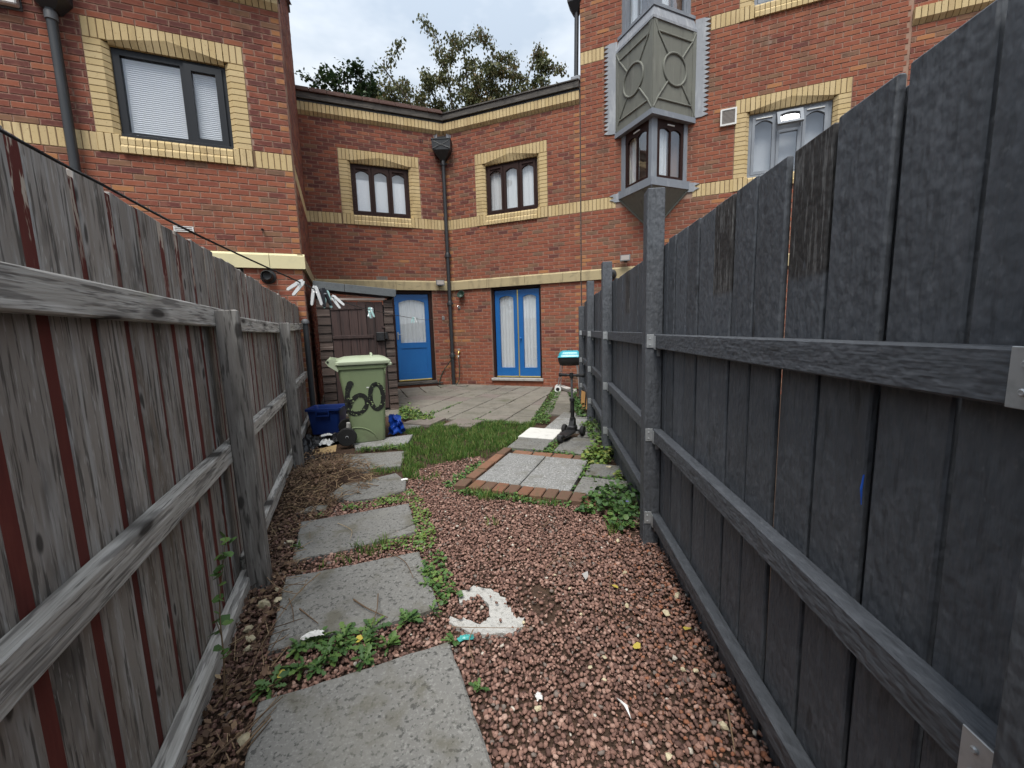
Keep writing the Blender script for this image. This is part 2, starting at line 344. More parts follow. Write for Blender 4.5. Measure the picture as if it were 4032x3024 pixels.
def charcoal(name, raw=None, rail=False):
    g = (lambda a, b: (b, a, a)) if rail else (lambda a, b: (a, a, b))
    ly = [dict(c=(.118,.126,.140), s=g(34,18), d=3, lo=.44, hi=.72, k=.8), dict(c=(.050,.054,.060), s=g(60,10), d=3, lo=.53, hi=.70, k=.7), dict(c=(.17,.178,.188), s=g(70,40), d=2, lo=.64, hi=.76, k=.4), dict(c=(.060,.063,.069), s=g(6,1.6), d=3, lo=.50, hi=.70, k=.55),
          dict(t='knot', c=(.028,.029,.031), s=(0, 2, 1.4, 6) if rail else (1, 2, 4.5, 1.3), lo=.055, hi=.03, k=.6)]
    if raw: ly += [dict(c=(.034,.031,.029), s=(30,30,8), d=2, lo=.20, hi=.30, k=.92, z=raw), dict(c=(.145,.142,.138), s=(95,95,8), d=3, lo=.52, hi=.60, k=.75, z=raw)]
    return mat(name, base=(.083,.090,.101), rough=.66, spec=.35, rnd=.16, layers=ly, bump=[(g(46,30), .85, .007), (g(120,16), .5, .004)])
M['charcoal'] = charcoal('charcoal_painted_board'); M['charcoal_raw'] = charcoal('charcoal_half_painted_board', (1.40, 1.43)); M['charrail'] = charcoal('charcoal_painted_rail', None, True)
M['galv'] = mat('galvanised_bracket', base=(.50,.52,.53), rough=.45, metal=.55, layers=[dict(c=(.36,.38,.39), s=30, d=3, lo=.45, hi=.7, k=.7)])
M['slab'] = mat('concrete_slab', coord='pos', base=(.190,.187,.176), rough=.92, spec=.2, rnd=.10,
    layers=[dict(c=(.28,.277,.262), s=95, d=5, lo=.50, hi=.68, k=.75), dict(c=(.065,.065,.062), s=52, d=5, lo=.53, hi=.66, k=.85), dict(c=(.12,.112,.085), s=5, d=5, lo=.48, hi=.70, k=.75), dict(c=(.22,.215,.19), s=2.2, d=4, lo=.5, hi=.72, k=.55), dict(c=(.075,.075,.07), s=1.3, d=4, lo=.55, hi=.72, k=.5)],
    bump=[(220, .5, .003), (40, .35, .005)])
M['paleslab'] = mat('pale_concrete_slab', coord='pos', base=(.25,.25,.243), rough=.92, spec=.2, rnd=.06,
    layers=[dict(c=(.125,.125,.12), s=60, d=5, lo=.49, hi=.66, k=.8), dict(c=(.50,.50,.485), s=80, d=4, lo=.53, hi=.66, k=.8), dict(c=(.17,.165,.14), s=5, d=4, lo=.48, hi=.7, k=.7)], bump=[(200, .5, .003)])
M['patioslab'] = mat('patio_slab', coord='pos', base=(.205,.180,.150), rough=.93, spec=.2, tone=[(0, (.180,.168,.142)), (.55, (.215,.198,.168)), (.7, (.195,.165,.148)), (1, (.145,.136,.115))],
    layers=[dict(c=(.105,.10,.078), s=4, d=6, lo=.46, hi=.72, k=.6), dict(c=(.27,.25,.21), s=30, d=4, lo=.52, hi=.72, k=.5), dict(c=(.11,.12,.07), s=2.2, d=4, lo=.55, hi=.8, k=.5)], bump=[(120, .4, .003)])
M['whiteslab'] = mat('white_board', coord='pos', base=(.66,.65,.61), rough=.8, layers=[dict(c=(.45,.44,.40), s=14, d=5, lo=.5, hi=.75, k=.5)])
M['edgebrick'] = mat('edging_brick', coord='pos', rough=.92, spec=.2, tone=[(0, (.20,.098,.062)), (.6, (.24,.125,.08)), (1, (.14,.085,.06))],
    layers=[dict(c=(.12,.09,.055), s=20, d=5, lo=.48, hi=.72, k=.75), dict(c=(.10,.12,.05), s=6, d=4, lo=.56, hi=.8, k=.5)], bump=[(80, .6, .004)])
M['gravel'] = mat('red_gravel', coord='pos', rough=.9, spec=.25, tone=[(0, (.095,.056,.047)), (.25, (.208,.118,.093)), (.5, (.315,.185,.145)), (.68, (.47,.315,.255)), (.80, (.31,.125,.068)), (.90, (.20,.165,.145)), (.97, (.50,.42,.30)), (1, (.60,.57,.52))],
    layers=[dict(c=(.07,.04,.034), s=90, d=3, lo=.5, hi=.75, k=.5)], bump=(160, .4, .002))
M['soil'] = mat('garden_soil', coord='pos', base=(.070,.046,.034), rough=.97, spec=.1, layers=[dict(c=(.11,.068,.048), s=30, d=6, lo=.45, hi=.7, k=.8), dict(c=(.09,.09,.04), s=3, d=4, lo=.55, hi=.75, k=.4)], bump=[(60, .9, .02)])
M['grass'] = mat('grass', coord='pos', rough=.6, spec=.3, trans=.25, tone=[(0, (.040,.098,.020)), (.35, (.078,.168,.034)), (.72, (.150,.240,.055)), (.9, (.26,.27,.10)), (1, (.36,.30,.15))])
M['leaf'] = mat('weed_leaf', coord='pos', rough=.5, spec=.35, trans=.2, tone=[(0, (.040,.092,.030)), (.4, (.085,.170,.048)), (.7, (.160,.250,.066)), (.9, (.21,.27,.05)), (1, (.30,.29,.09))])
M['treeleaf'] = mat('tree_leaf', coord='pos', rough=.55, spec=.3, trans=.25, tone=[(0, (.06,.076,.032)), (.4, (.115,.130,.053)), (.7, (.155,.148,.063)), (1, (.21,.135,.07))])
M['treedark'] = mat('evergreen_leaf', coord='pos', rough=.55, spec=.3, trans=.15, tone=[(0, (.022,.045,.018)), (.5, (.040,.074,.027)), (1, (.078,.115,.042))])
M['bark'] = mat('bark', coord='pos', base=(.075,.062,.050), rough=.95, bump=(30, .6, .02))
M['twig'] = mat('dry_twig', coord='pos', rough=.9, tone=[(0, (.10,.062,.038)), (.5, (.21,.14,.082)), (1, (.40,.29,.17))])
M['deadleaf'] = mat('dead_leaf', coord='pos', rough=.85, tone=[(0, (.065,.038,.025)), (.45, (.145,.085,.053)), (.8, (.26,.17,.10)), (1, (.44,.34,.20))])
M['bin'] = mat('sage_green_bin', base=(.195,.248,.135), rough=.5, layers=[dict(c=(.25,.315,.17), s=2.5, d=4, lo=.45, hi=.75, k=.5), dict(c=(.15,.20,.10), s=(6,6,2), d=4, lo=.55, hi=.8, k=.4), dict(c=(.12,.13,.08), s=5, d=4, lo=.4, hi=.6, k=.7, z=(.22, .0))], bump=(180, .15, .001))
M['binlid'] = mat('pale_green_bin_lid', base=(.37,.42,.295), rough=.5, layers=[dict(c=(.28,.35,.19), s=6, d=4, lo=.5, hi=.75, k=.6)])
M['spray'] = mat('black_spray_paint', base=(.010,.011,.010), rough=.6, layers=[dict(c=(.30,.38,.19), s=(30,30,36), d=3, lo=.615, hi=.64, k=1.)])
M['bluebox'] = mat('navy_plastic', base=(.010,.036,.185), rough=.4, layers=[dict(c=(.012,.03,.17), s=5, d=3, lo=.45, hi=.75, k=.7)])
M['tarp'] = mat('blue_tarpaulin', base=(.015,.085,.50), rough=.4, layers=[dict(c=(.03,.14,.62), s=9, d=4, lo=.45, hi=.7, k=.7)], bump=(20, .4, .01))
M['binbag'] = mat('black_bin_bag', base=(.010,.010,.012), rough=.38, spec=.35, bump=(26, .8, .02))
M['paper'] = mat('white_litter', base=(.74,.74,.72), rough=.8)
M['card'] = mat('torn_cardboard', base=(.45,.31,.15), rough=.9)
M['shedwood'] = mat('dark_shed_board', base=(.075,.052,.043), rough=.85, rnd=.25, layers=[dict(c=(.26,.21,.18), s=(1.6,40,50), d=6, lo=.55, hi=.72, k=.75), dict(c=(.025,.018,.015), s=(2,30,30), d=5, lo=.5, hi=.7, k=.8)], bump=[((2,50,60), .5, .005)])
M['sheddoor'] = mat('dark_shed_door_plank', base=(.055,.031,.027), rough=.75, rnd=.2, layers=[dict(c=(.085,.055,.048), s=(40,40,2), d=5, lo=.5, hi=.75, k=.7), dict(c=(.015,.010,.010), s=(30,30,1.5), d=5, lo=.5, hi=.7, k=.8)], bump=[((50,50,2), .4, .004)])
M['felt'] = mat('grey_roof_felt', coord='pos', base=(.115,.125,.130), rough=.95, layers=[dict(c=(.18,.19,.195), s=90, d=4, lo=.5, hi=.7, k=.8), dict(c=(.07,.075,.08), s=8, d=4, lo=.5, hi=.75, k=.6)], bump=(150, .5, .004))
M['palewood'] = mat('bare_pale_timber', base=(.52,.42,.36), rough=.8, layers=[dict(c=(.36,.27,.22), s=(3,30,30), d=4, lo=.5, hi=.75, k=.6)])
M['orangewood'] = mat('fresh_split_timber', base=(.55,.30,.11), rough=.8, layers=[dict(c=(.40,.19,.06), s=(25,25,3), d=4, lo=.45, hi=.7, k=.7)])
M['teal'] = mat('turquoise_enamel', base=(.030,.330,.420), rough=.35, layers=[dict(c=(.05,.42,.50), s=4, d=3, lo=.45, hi=.75, k=.5)], coat=.3)
M['peg_white'] = mat('white_peg', base=(.78,.80,.80), rough=.45)
M['peg_teal'] = mat('pale_teal_peg', base=(.42,.66,.64), rough=.45)
M['peg_black'] = mat('charcoal_peg', base=(.035,.037,.042), rough=.45)
M['line'] = mat('dark_washing_line', base=(.012,.013,.015), rough=.6)
M['hose'] = mat('dark_green_hose', base=(.020,.045,.032), rough=.5)
M['conc'] = mat('pale_broken_concrete', coord='pos', base=(.46,.455,.43), rough=.95, layers=[dict(c=(.27,.265,.245), s=70, d=4, lo=.5, hi=.66, k=.8), dict(c=(.58,.57,.55), s=35, d=3, lo=.55, hi=.75, k=.6)], bump=[(120, .7, .005)])
M['chalk'] = mat('cream_stone', coord='pos', base=(.56,.49,.33), rough=.9, rnd=.2, layers=[dict(c=(.40,.32,.17), s=60, d=3, lo=.5, hi=.75, k=.7)], bump=(90, .5, .003))
M['yellowleaf'] = mat('yellow_fallen_leaf', base=(.50,.40,.07), rough=.7)
M['flower'] = mat('violet_petal', base=(.22,.18,.60), rough=.6, trans=.3)
M['tealwrap'] = mat('teal_foil', base=(.08,.42,.40), rough=.3)
M['plaque'] = mat('grey_air_brick', coord='pos', base=(.30,.27,.25), rough=.8)
# ------------------------------------------------------------------ what the photograph can see (only used to choose which bricks are built singly)
_Mi = _M.transposed()
_nF, _dF = Vector((math.cos(R_(4.9)), -math.sin(R_(4.9)), 0)), Vector((math.sin(R_(4.9)), math.cos(R_(4.9)), 0))
_nG, _dG = Vector((math.cos(R_(-21.9)), -math.sin(R_(-21.9)), 0)), Vector((math.sin(R_(-21.9)), math.cos(R_(-21.9)), 0))
def seen(p):
    q = Vector(p)-Vector((0, 0, 1.3)); c = _Mi @ q
    if c.z < .1 or abs(c.x/c.z) > 2016/1588.6 or abs(c.y/c.z) > 1512/1588.6: return 1e6+q.length
    a = q.dot(_nF)
    if a > .655 and 1.3+q.z*.655/a < 1.75: return 1e5+q.length
    a = q.dot(_nG)
    if a < -.63 and 1.3+q.z*-.63/a < 1.755 and q.dot(_dG)*-.63/a < 6.2: return 1e5+q.length
    return q.length

# ------------------------------------------------------------------ masonry
CN = Vector((-1.357, 9.575, 0)); CA = Vector((-2.990, 6.034, 0))
TL, TR, TA = R_(21.48), R_(-21.40), R_(22.23)
Z = dict(base=.02, s0=2.28, s1=2.493, y0=3.618, y1=3.838, lt=5.113, e0=5.638, e1=5.863, u0=6.313, u1=6.538)
MESH = {}
def brick_geo(mb, w, h, tone, y0=0., d=.03):
    rings = [(0, d, 1.), (0, y0+.004, 1.), (.004, y0, 1.), (.016, y0, 0.)]
    vs = []; ed = []
    for (i, y, e) in rings:
        vs += [(i, y, i), (w-i, y, i), (w-i, y, h-i), (i, y, h-i)]; ed += [e]*4
    fs = []
    for r in range(3):
        for k in range(4): fs.append((r*4+k, r*4+(k+1) % 4, (r+1)*4+(k+1) % 4, (r+1)*4+k))
    fs.append((12, 13, 14, 15)); mb.add(vs, fs, tone, ed)
def poly_geo(mb, poly, w, tone):          # (y,z) profile run along x
    mb.ext([(0, y, z) for (y, z) in poly][::-1], (w, 0, 0), tone)
class Wall:
    wz = (0,)
    def __init__(s, origin, ang): s.o = Vector(origin); s.a = ang; s.P = []; s.J = []; s.m = Matrix.Translation(s.o) @ Matrix.Rotation(ang, 4, 'Z')
    def put(s, kind, key, fn, x, y, z, w=.2, h=.07): s.P.append((kind, key, fn, (x, y, z), seen(s.m @ Vector((x+w/2, y, z+h/2)))))
    def red(s, x0, x1, z0, z1, cuts=(), dark=lambda x, z: 0., quoin=None):
        rows = int(round((z1-z0)/.075)); rd = random.Random(int(x0*100)+int(z0*1000)+5)
        for r in range(rows):
            za = z0+r*.075+.005; k = int(round((za-.005)/.075)); x = math.floor(x0/.225)*.225-(.1125 if k % 2 else 0)
            while x < x1:
                a, b = max(x+.005, x0+.003), min(x+.220, x1-.003); x += .225
                segs = [(a, b)]
                for (ca, cb, cz0, cz1) in cuts:
                    if za+.065 > cz0+.01 and za < cz1-.01:
                        n = []
                        for (u, v) in segs:
                            if cb <= u or ca >= v: n.append((u, v)); continue
                            if ca > u: n.append((u, ca-.005))
                            if cb < v: n.append((cb+.005, v))
                        segs = n
                for (u, v) in segs:
                    w = v-u
                    if w < .025: continue
                    t = rd.random(); dk = dark(u, za)
                    tone = rd.choice([0, .08, .16, .24, .30, .36, .44, .50, .04, .12, .2, .28, .4]) if t < .76 else rd.choice([.62, .70, .74, .76, .62])
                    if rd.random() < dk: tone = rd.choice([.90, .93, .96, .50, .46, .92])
                    if quoin and w < .14 and (abs(u-x0) < .03 or abs(v-x1) < .03) and rd.random() < .75: tone = .84
                    if rd.random() < .012: tone = .84
                    w = round(w, 3); tone = round(tone, 2)
                    s.put('brick', ('b', w, tone), (lambda mb, w=w, tone=tone: brick_geo(mb, w, .065, tone)), u, rd.uniform(-.002, .002), za, w, .065)
    def soldiers(s, x0, x1, z0, z1, y=0., canted=False, skip=()):
        s.J.append((x0, x1, z0, z1, skip)); n = max(1, int(round((x1-x0)/.075))); p = (x1-x0)/n; h = z1-z0-.010; rd = random.Random(int(x0*100)+int(z0*100))
        for i in range(n):
            x = x0+i*p; w = round(p-.010, 4); t = rd.choice([0, .2, .4, .5, .6, .7, .3, .85 if rd.random() < .3 else .1])
            if any(a < x+p/2 < b for (a, b) in skip): continue
            if canted: s.put('yellow_brick', ('c', w, t, round(h, 3)), (lambda mb, w=w, t=t, h=h: poly_geo(mb, [(.03, 0), (.0, 0), (-.055, .062), (-.055, h), (.03, h)], w, t)), x+.005, y, z0+.005, w, h)
            else: s.put('yellow_brick', ('s', w, t, round(h, 3)), (lambda mb, w=w, t=t, h=h: brick_geo(mb, w, h, t)), x+.005, y+rd.uniform(-.0015, .0015), z0+.005, w, h)
    def surround(s, xa, xb, zb=3.822, zt=4.863):
        """yellow brick dressing round a window opening xa..xb"""
        rd = random.Random(int(xa*77)); o = .222; s.J.append((xa, xb, 'w', 0, ()))
        n = int(round((xb-xa+2*o)/.0745)); p = (xb-xa+2*o)/n; xc = (xa+xb)/2; hw = (xb-xa)/2
        def zc(x):
            d = abs(x-xc)
            return zt+.012 if d > hw else zt+.03+.115*(1-d/hw)
        for i in range(n):
            u, v = xa-o+i*p+.005, xa-o+(i+1)*p-.005; t = rd.choice([0, .2, .4, .5, .6, .3]); w = v-u; z1 = Z['lt']-.005
            if v < xa+.005 or u > xb-.005:
                zz = Z['lt']-.225
                s.put('yellow_brick', ('s', round(w, 4), t, .215), (lambda mb, w=w, t=t: brick_geo(mb, w, .215, t, -.004)), u, 0, zz+.005, w, .215); continue
            def fn(mb, u=u, v=v, t=t, w=w, z1=z1):
                a, b = zc(u)-zt, zc(v)-zt; h = z1-zt; y0 = -.004
                L = [(0, y0, h), (0, y0, a), (0, .036, 0), (0, .11, 0), (0, .11, h)]; Q = [(w, y0, h), (w, y0, b), (w, .036, 0), (w, .11, 0), (w, .11, h)]
                mb.add(L+Q, [(0,1,6,5), (1,2,7,6), (2,3,8,7), (0,4,3,2,1), (5,6,7,8,9), (4,0,5,9)], t)
            s.put('yellow_brick', ('l', xa, i), fn, u, 0, zt, w, .2)
        for sd in (0, 1):
            for r in range(14):
                t = rd.choice([0, .2, .4, .5, .6, .3, .1]); za = Z['y1']+r*.075+.005; w = o-.006
                if sd == 0: pl = [(0, .03), (0, -.004), (w-.055, -.004), (w, .05), (w, .11), (.06, .11)]
                else: pl = [(w, .03), (w, -.004), (.055, -.004), (0, .05), (0, .11), (w-.06, .11)][::-1]
                s.put('yellow_brick', ('j', sd, t), (lambda mb, pl=pl, t=t: mb.ext([(a, b, 0) for (a, b) in pl], (0, 0, .065), t)), (xa-o+.003) if sd == 0 else xb+.003, 0, za, w, .065)
            for k in range(3):
                x = (xa-o if sd == 0 else xb)+k*.074; t = rd.choice([0, .3, .5, .6]); w = .064
                s.put('yellow_brick', ('s', w, t, .21), (lambda mb, w=w, t=t: brick_geo(mb, w, .21, t, -.016)), x+.005, 0, Z['y0']+.005, w, .21)
        m = 16; p = (xb-xa)/m
        for i in range(m):
            for lev in (0, 1):
                t = rd.choice([0, .2, .5, .6, .4]); w = p-.009; hh = .098 if lev == 0 else .095; zz = Z['y0'] if lev == 0 else Z['y0']+.104; f = -.038 if lev == 0 else -.018
                prof = [(.10, 0), (f, 0), (f, hh-.030), (f+.020, hh), (.10, hh)]
                s.put('yellow_brick', ('h', round(w, 4), lev, t), (lambda mb, prof=prof, w=w, t=t: poly_geo(mb, prof, w, t)), xa+i*p+.0045, 0, zz+.003, w, hh)
    def band_stone(s, x0, x1, mat, parent, step=.92, ret=0.):
        x = x0; z0, z1 = Z['s0'], Z['s1']
        while x < x1-.02:
            b = min(x+step*random.uniform(.9, 1.1), x1)
            if x1-b < .25: b = x1
            mb = MB(); poly_geo(mb, [(.05, z0), (-.042, z0), (-.042, z1-.035), (-.012, z1-.004), (.05, z1-.004)], b-x-.006, 0); mb.xf(Matrix.Translation((x+.003, 0, 0)))
            mb.build('stone_block', mat, parent); x = b
    def mortar(s, name, x0, x1, z0, z1, holes, parent, loc, ang, mat=None, deep=.26, y=.007):
        xs = sorted({x0, x1, *[h[0] for h in holes], *[h[1] for h in holes]}); zs = sorted({z0, z1, *[h[2] for h in holes], *[h[3] for h in holes]})
        mb = MB()
        for j in range(len(zs)-1):
            for i in range(len(xs)-1):
                cx, cz = (xs[i]+xs[i+1])/2, (zs[j]+zs[j+1])/2
                if any(h[0] < cx < h[1] and h[2] < cz < h[3] for h in holes): continue
                a, b, c, d = xs[i], xs[i+1], zs[j], zs[j+1]
                mb.quad((a, y, c), (b, y, c), (b, y, d), (a, y, d)); mb.quad((b, deep, c), (a, deep, c), (a, deep, d), (b, deep, d))
        for (a, b, c, d) in holes:
            mb.quad((a, y, c), (a, deep, c), (a, deep, d), (a, y, d)); mb.quad((b, deep, c), (b, y, c), (b, y, d), (b, deep, d))
            mb.quad((a, y, d), (a, deep, d), (b, deep, d), (b, y, d)); mb.quad((a, deep, c), (a, y, c), (b, y, c), (b, deep, c))
        for (x, f) in ((x0, 0), (x1, 1)): mb.quad((x, y, z0), (x, y, z1), (x, deep, z1), (x, deep, z0)) if not f else mb.quad((x, deep, z0), (x, deep, z1), (x, y, z1), (x, y, z0))
        mb.quad((x0, y, z1), (x1, y, z1), (x1, deep, z1), (x0, deep, z1))
        o = mb.build(name, mat or M['mortar'], parent, loc, (0, 0, ang))
        for (a, b, c, d, skip) in s.J:      # darker pointing behind the yellow bricks
            mb = MB()
            if c == 'w':
                for dz in s.wz:
                    mb.plate(rect(a-.20, b+.20, 3.66+dz, 5.09+dz), [rect(a+.002, b-.002, 3.825+dz, 4.861+dz)], .100, .118)
                    for (u, v) in ((a-.222, a-.062), (b+.062, b+.222)): mb.box(u, v, .0045, .0065, Z['y0']+dz, Z['lt']+dz)
                    mb.box(a-.062, b+.062, .0045, .0065, 5.022+dz, Z['lt']+dz); mb.box(a-.062, b+.062, .0045, .0065, Z['y0']+dz, 3.798+dz)
            else:
                u = a
                for (p, q) in sorted(skip)+[(b, b)]:
                    if min(p, b) > u+.01: mb.box(u, min(p, b), .0045, .0065, c, d)
                    u = max(u, q)
            if mb.v: tag(mb.build('pointing', M['mortar_dark'], o), kind='stuff')
        return o
MATK = {'brick': 'brick', 'yellow_brick': 'yellow'}
def lay(walls, limit=298):
    """walls: list of (Wall, wall object); nearest visible pieces become parts, the rest one joined part a wall"""
    for kind in ('brick', 'yellow_brick'):
        allp = [(p[4], wi, p) for wi, (W, o) in enumerate(walls) for p in W.P if p[0] == kind]
        allp.sort(key=lambda q: q[0]); rest = {}
        for i, (d, wi, p) in enumerate(allp):
            if i < limit and d < 1e5:
                k = p[1]
                if k not in MESH:
                    mb = MB(); p[2](mb); MESH[k] = mb.mesh(kind); MESH[k].materials.append(M[MATK[kind]])
                ob(kind, MESH[k], walls[wi][1], p[3])
            else: rest.setdefault(wi, []).append(p)
        for wi, ps in rest.items():
            mb = MB()
            for p in ps:
                st = len(mb.v); p[2](mb)
                for j in range(st, len(mb.v)): v = mb.v[j]; mb.v[j] = (v[0]+p[3][0], v[1]+p[3][1], v[2]+p[3][2])
            tag(mb.build(kind+'_courses', M[MATK[kind]], walls[wi][1]), kind='stuff')

# ------------------------------------------------------------------ windows and doors
def bell(x0, x1, z0, z1, k=.055):
    c = (x0+x1)/2; w = x1-x0
    return [(x0, z0), (x1, z0), (x1, z1-k), (c+.30*w, z1-k*.35), (c+.10*w, z1), (c-.10*w, z1), (c-.30*w, z1-k*.35), (x0, z1-k)]
def rect(x0, x1, z0, z1): return [(x0, z0), (x1, z0), (x1, z1), (x0, z1)]
def wavy(mb, x0, x1, z0, z1, y, amp=.012, folds=6, tone=0., n=48):
    vs = []; fs = []; ph = random.uniform(0, 6)
    for i in range(n+1):
        u = i/n; x = x0+(x1-x0)*u; yy = y+amp*math.sin(u*folds*2*PI+ph)+amp*.5*math.sin(u*folds*4.3*PI+ph*2)
        vs += [(x, yy*1.0, z0), (x+.004*math.sin(u*40), y+(yy-y)*.7, z1)]
    for i in range(n): fs.append((2*i, 2*i+2, 2*i+3, 2*i+1))
    mb.add(vs, fs, tone)
def timber_window(parent, loc, ang, w, h, fm, kind='net', vent=False):
    """three-light casement window, origin bottom centre of the opening"""
    fw = .04; lw = (w-2*fw)/3; holes = []
    for i in range(3):
        a = -w/2+fw+i*lw; holes.append((a+.010, a+lw-.010))
    mb = MB(); mb.plate(rect(-w/2, w/2, 0, h), [rect(a, b, .055, h-.05) for a, b in holes], .085, .16)
    mb.box(-w/2-.0, w/2+.0, .055, .085, .0, .045, bv=.004)
    win = mb.build('window', fm, parent, loc, (0, 0, ang))
    for i, (a, b) in enumerate(holes):
        if vent and i == 1:
            MB().plate(rect(a+.002, b-.002, .057, h-.32), [rect(a+.045, b-.045, .10, h-.365)], .072, .12).build('casement', fm, win)
            MB().box(a+.04, b-.04, .098, .102, .095, h-.36).build('pane', M['glass'], win)
            v = MB().plate(rect(a-.012, b+.012, -.25, 0), [bell(a+.035, b-.035, -.205, -.035, .03)], -.02, .02).build('vent_light', fm, win, (0, .062, h-.052), (R_(-24), 0, 0))
            MB().box(a+.03, b-.03, .002, .006, -.21, -.03).build('pane', M['glass'], win, (0, .065, h-.052), (R_(-24), 0, 0))
            continue
        MB().plate(rect(a+.002, b-.002, .057, h-.052), [bell(a+.045, b-.045, .105, h-.125)], .070, .12).build('casement', fm, win)
        MB().box(a+.04, b-.04, .098, .102, .10, h-.12).build('pane', M['glass'], win)
        if i != 1 or kind == 'room':
            MB().box(a+.05, b-.05, .052, .070, h-.098, h-.080, bv=.004).build('trickle_vent', M['white'] if vent else fm, win)
    if kind == 'net':
        mb = MB(); wavy(mb, -w/2+.02, w/2-.02, .03, h*.72, .135, .004, 5); mb.build('blind', M['blind'], win)
        mb = MB(); mb.quad((-w/2, .20, 0), (w/2, .20, 0), (w/2, .20, h), (-w/2, .20, h)); mb.build('room_backdrop', M['room'], win)
    elif kind == 'curtain':
        mb = MB(); wavy(mb, -w/2+.02, -w/2+w*.42, .03, h-.03, .150, .012, 4); wavy(mb, -w/2+w*.42, w/2-.02, .03, h-.03, .150, .006, 3); mb.build('curtain', M['net'], win)
        mb = MB(); mb.quad((-w/2, .25, 0), (w/2, .25, 0), (w/2, .25, h), (-w/2, .25, h)); mb.build('room_backdrop', M['room'], win)
    else:
        mb = MB(); mb.quad((-w/2, .25, 0), (w/2, .25, 0), (w/2, .25, h), (-w/2, .25, h)); mb.build('room_backdrop', M['room'], win)
    return win

def rotz(loc, ang, x, y=0., z=0.): c, s = math.cos(ang), math.sin(ang); return (loc[0]+c*x-s*y, loc[1]+s*x+c*y, z)

# ================================================================== the corner house: two walls that meet at the black downpipe
house = thing('brick_house', 'red brick corner house with blue doors and angled walls meeting at a black downpipe', 'house', CN)
WL, WR = Wall(CN, TL), Wall(CN, TR)
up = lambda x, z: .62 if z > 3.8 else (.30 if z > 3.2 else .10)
upR = lambda x, z: (.50 if x < .9 else .22) if z > 3.8 else .06
# L wall
lw, rw = -2.97, 3.04
Lwin, Rwin = (-1.985, -.805), (.965, 2.142)
Ldoor, Rdoor = (-1.36, -.44), (1.005, 2.175)
WL.red(lw, 0, .03, Z['s0'], [(Ldoor[0], Ldoor[1], .0, 3)], lambda x, z: .12)
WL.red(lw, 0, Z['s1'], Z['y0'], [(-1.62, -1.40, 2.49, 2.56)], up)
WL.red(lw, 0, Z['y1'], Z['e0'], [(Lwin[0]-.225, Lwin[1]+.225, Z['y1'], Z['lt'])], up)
WL.soldiers(lw, 0, Z['y0'], Z['y1'], 0., skip=[(Lwin[0]-.225, Lwin[1]+.225)]); WL.soldiers(lw, -.02, Z['e0'], Z['e1'], 0., True)
WL.surround(*Lwin)
WR.red(0, rw, .03, Z['s0'], [(Rdoor[0], Rdoor[1], .0, 3)], lambda x, z: .04, quoin=1)
WR.red(0, rw, Z['s1'], Z['y0'], [], upR, quoin=1)
WR.red(0, rw, Z['y1'], Z['e0'], [(Rwin[0]-.225, Rwin[1]+.225, Z['y1'], Z['lt'])], upR, quoin=1)
WR.soldiers(0, rw, Z['y0'], Z['y1'], 0., skip=[(Rwin[0]-.225, Rwin[1]+.225)]); WR.soldiers(.02, rw, Z['e0'], Z['e1'], 0., True)
WR.surround(*Rwin)
oL = WL.mortar('wall', lw, 0, -.3, 6.0, [(Lwin[0]-.06, Lwin[1]+.06, 3.80, 5.02), (Ldoor[0], Ldoor[1], .10, 2.28)], house, (0,0,0), TL)
oR = WR.mortar('wall', 0, rw, -.3, 6.0, [(Rwin[0]-.06, Rwin[1]+.06, 3.80, 5.02), (Rdoor[0], Rdoor[1], .10, 2.28)], house, (0,0,0), TR)
lay([(WL, oL), (WR, oR)])
WL.band_stone(lw, -.012, M['stone'], oL); WR.band_stone(.012, rw, M['stone'], oR)
# roof edge
for (ang, x0, x1, o, tiles) in ((TL, lw, -.02, oL, 1), (TR, .02, rw, oR, 0)):
    mb = MB(); mb.box(x0, x1, -.085, .02, Z['e1']+.045, Z['e1']+.160, bv=.004)
    if not tiles: mb.box(x0, x1, -.105, .0, Z['e1']+.163, Z['e1']+.190, bv=.004)
    mb.build('fascia', M['fascia'], house, (0,0,0), (0,0,ang))
    mb = MB(); mb.box(x0, x1, -.045, .02, Z['e1'], Z['e1']+.043); mb.build('soffit', M['blackpl'], house, (0,0,0), (0,0,ang))
    rf = MB()
    rf.quad((x0, -.02, 6.05), (x1, -.02, 6.05), (x1, 3.4, 6.25), (x0, 3.4, 6.25)); rf.quad((x0, 3.4, 6.24), (x1, 3.4, 6.24), (x1, 3.4, 0), (x0, 3.4, 0))
    rf = rf.build('roof', M['tile'], house, (0,0,0), (0,0,ang))
    if tiles:
        n = 9
        for row, (yy, zz) in enumerate(((-.115, 6.030), (.0, 6.118))):
            for i in range(n):
                w = (x1-x0)/n; mb = MB(); mb.box(x0+i*w+.003, x0+(i+1)*w-.003, yy+random.uniform(-.006, .006), yy+.26, zz, zz+.045+random.uniform(0, .004), bv=.006)
                mb.build('tile', M['tile'], rf)
# windows
timber_window(house, rotz((0,0), TL, sum(Lwin)/2, 0, 3.822), TL, Lwin[1]-Lwin[0], 1.041, M['brown'], 'net')
timber_window(house, rotz((0,0), TR, sum(Rwin)/2, 0, 3.822), TR, Rwin[1]-Rwin[0], 1.041, M['brown'], 'curtain')
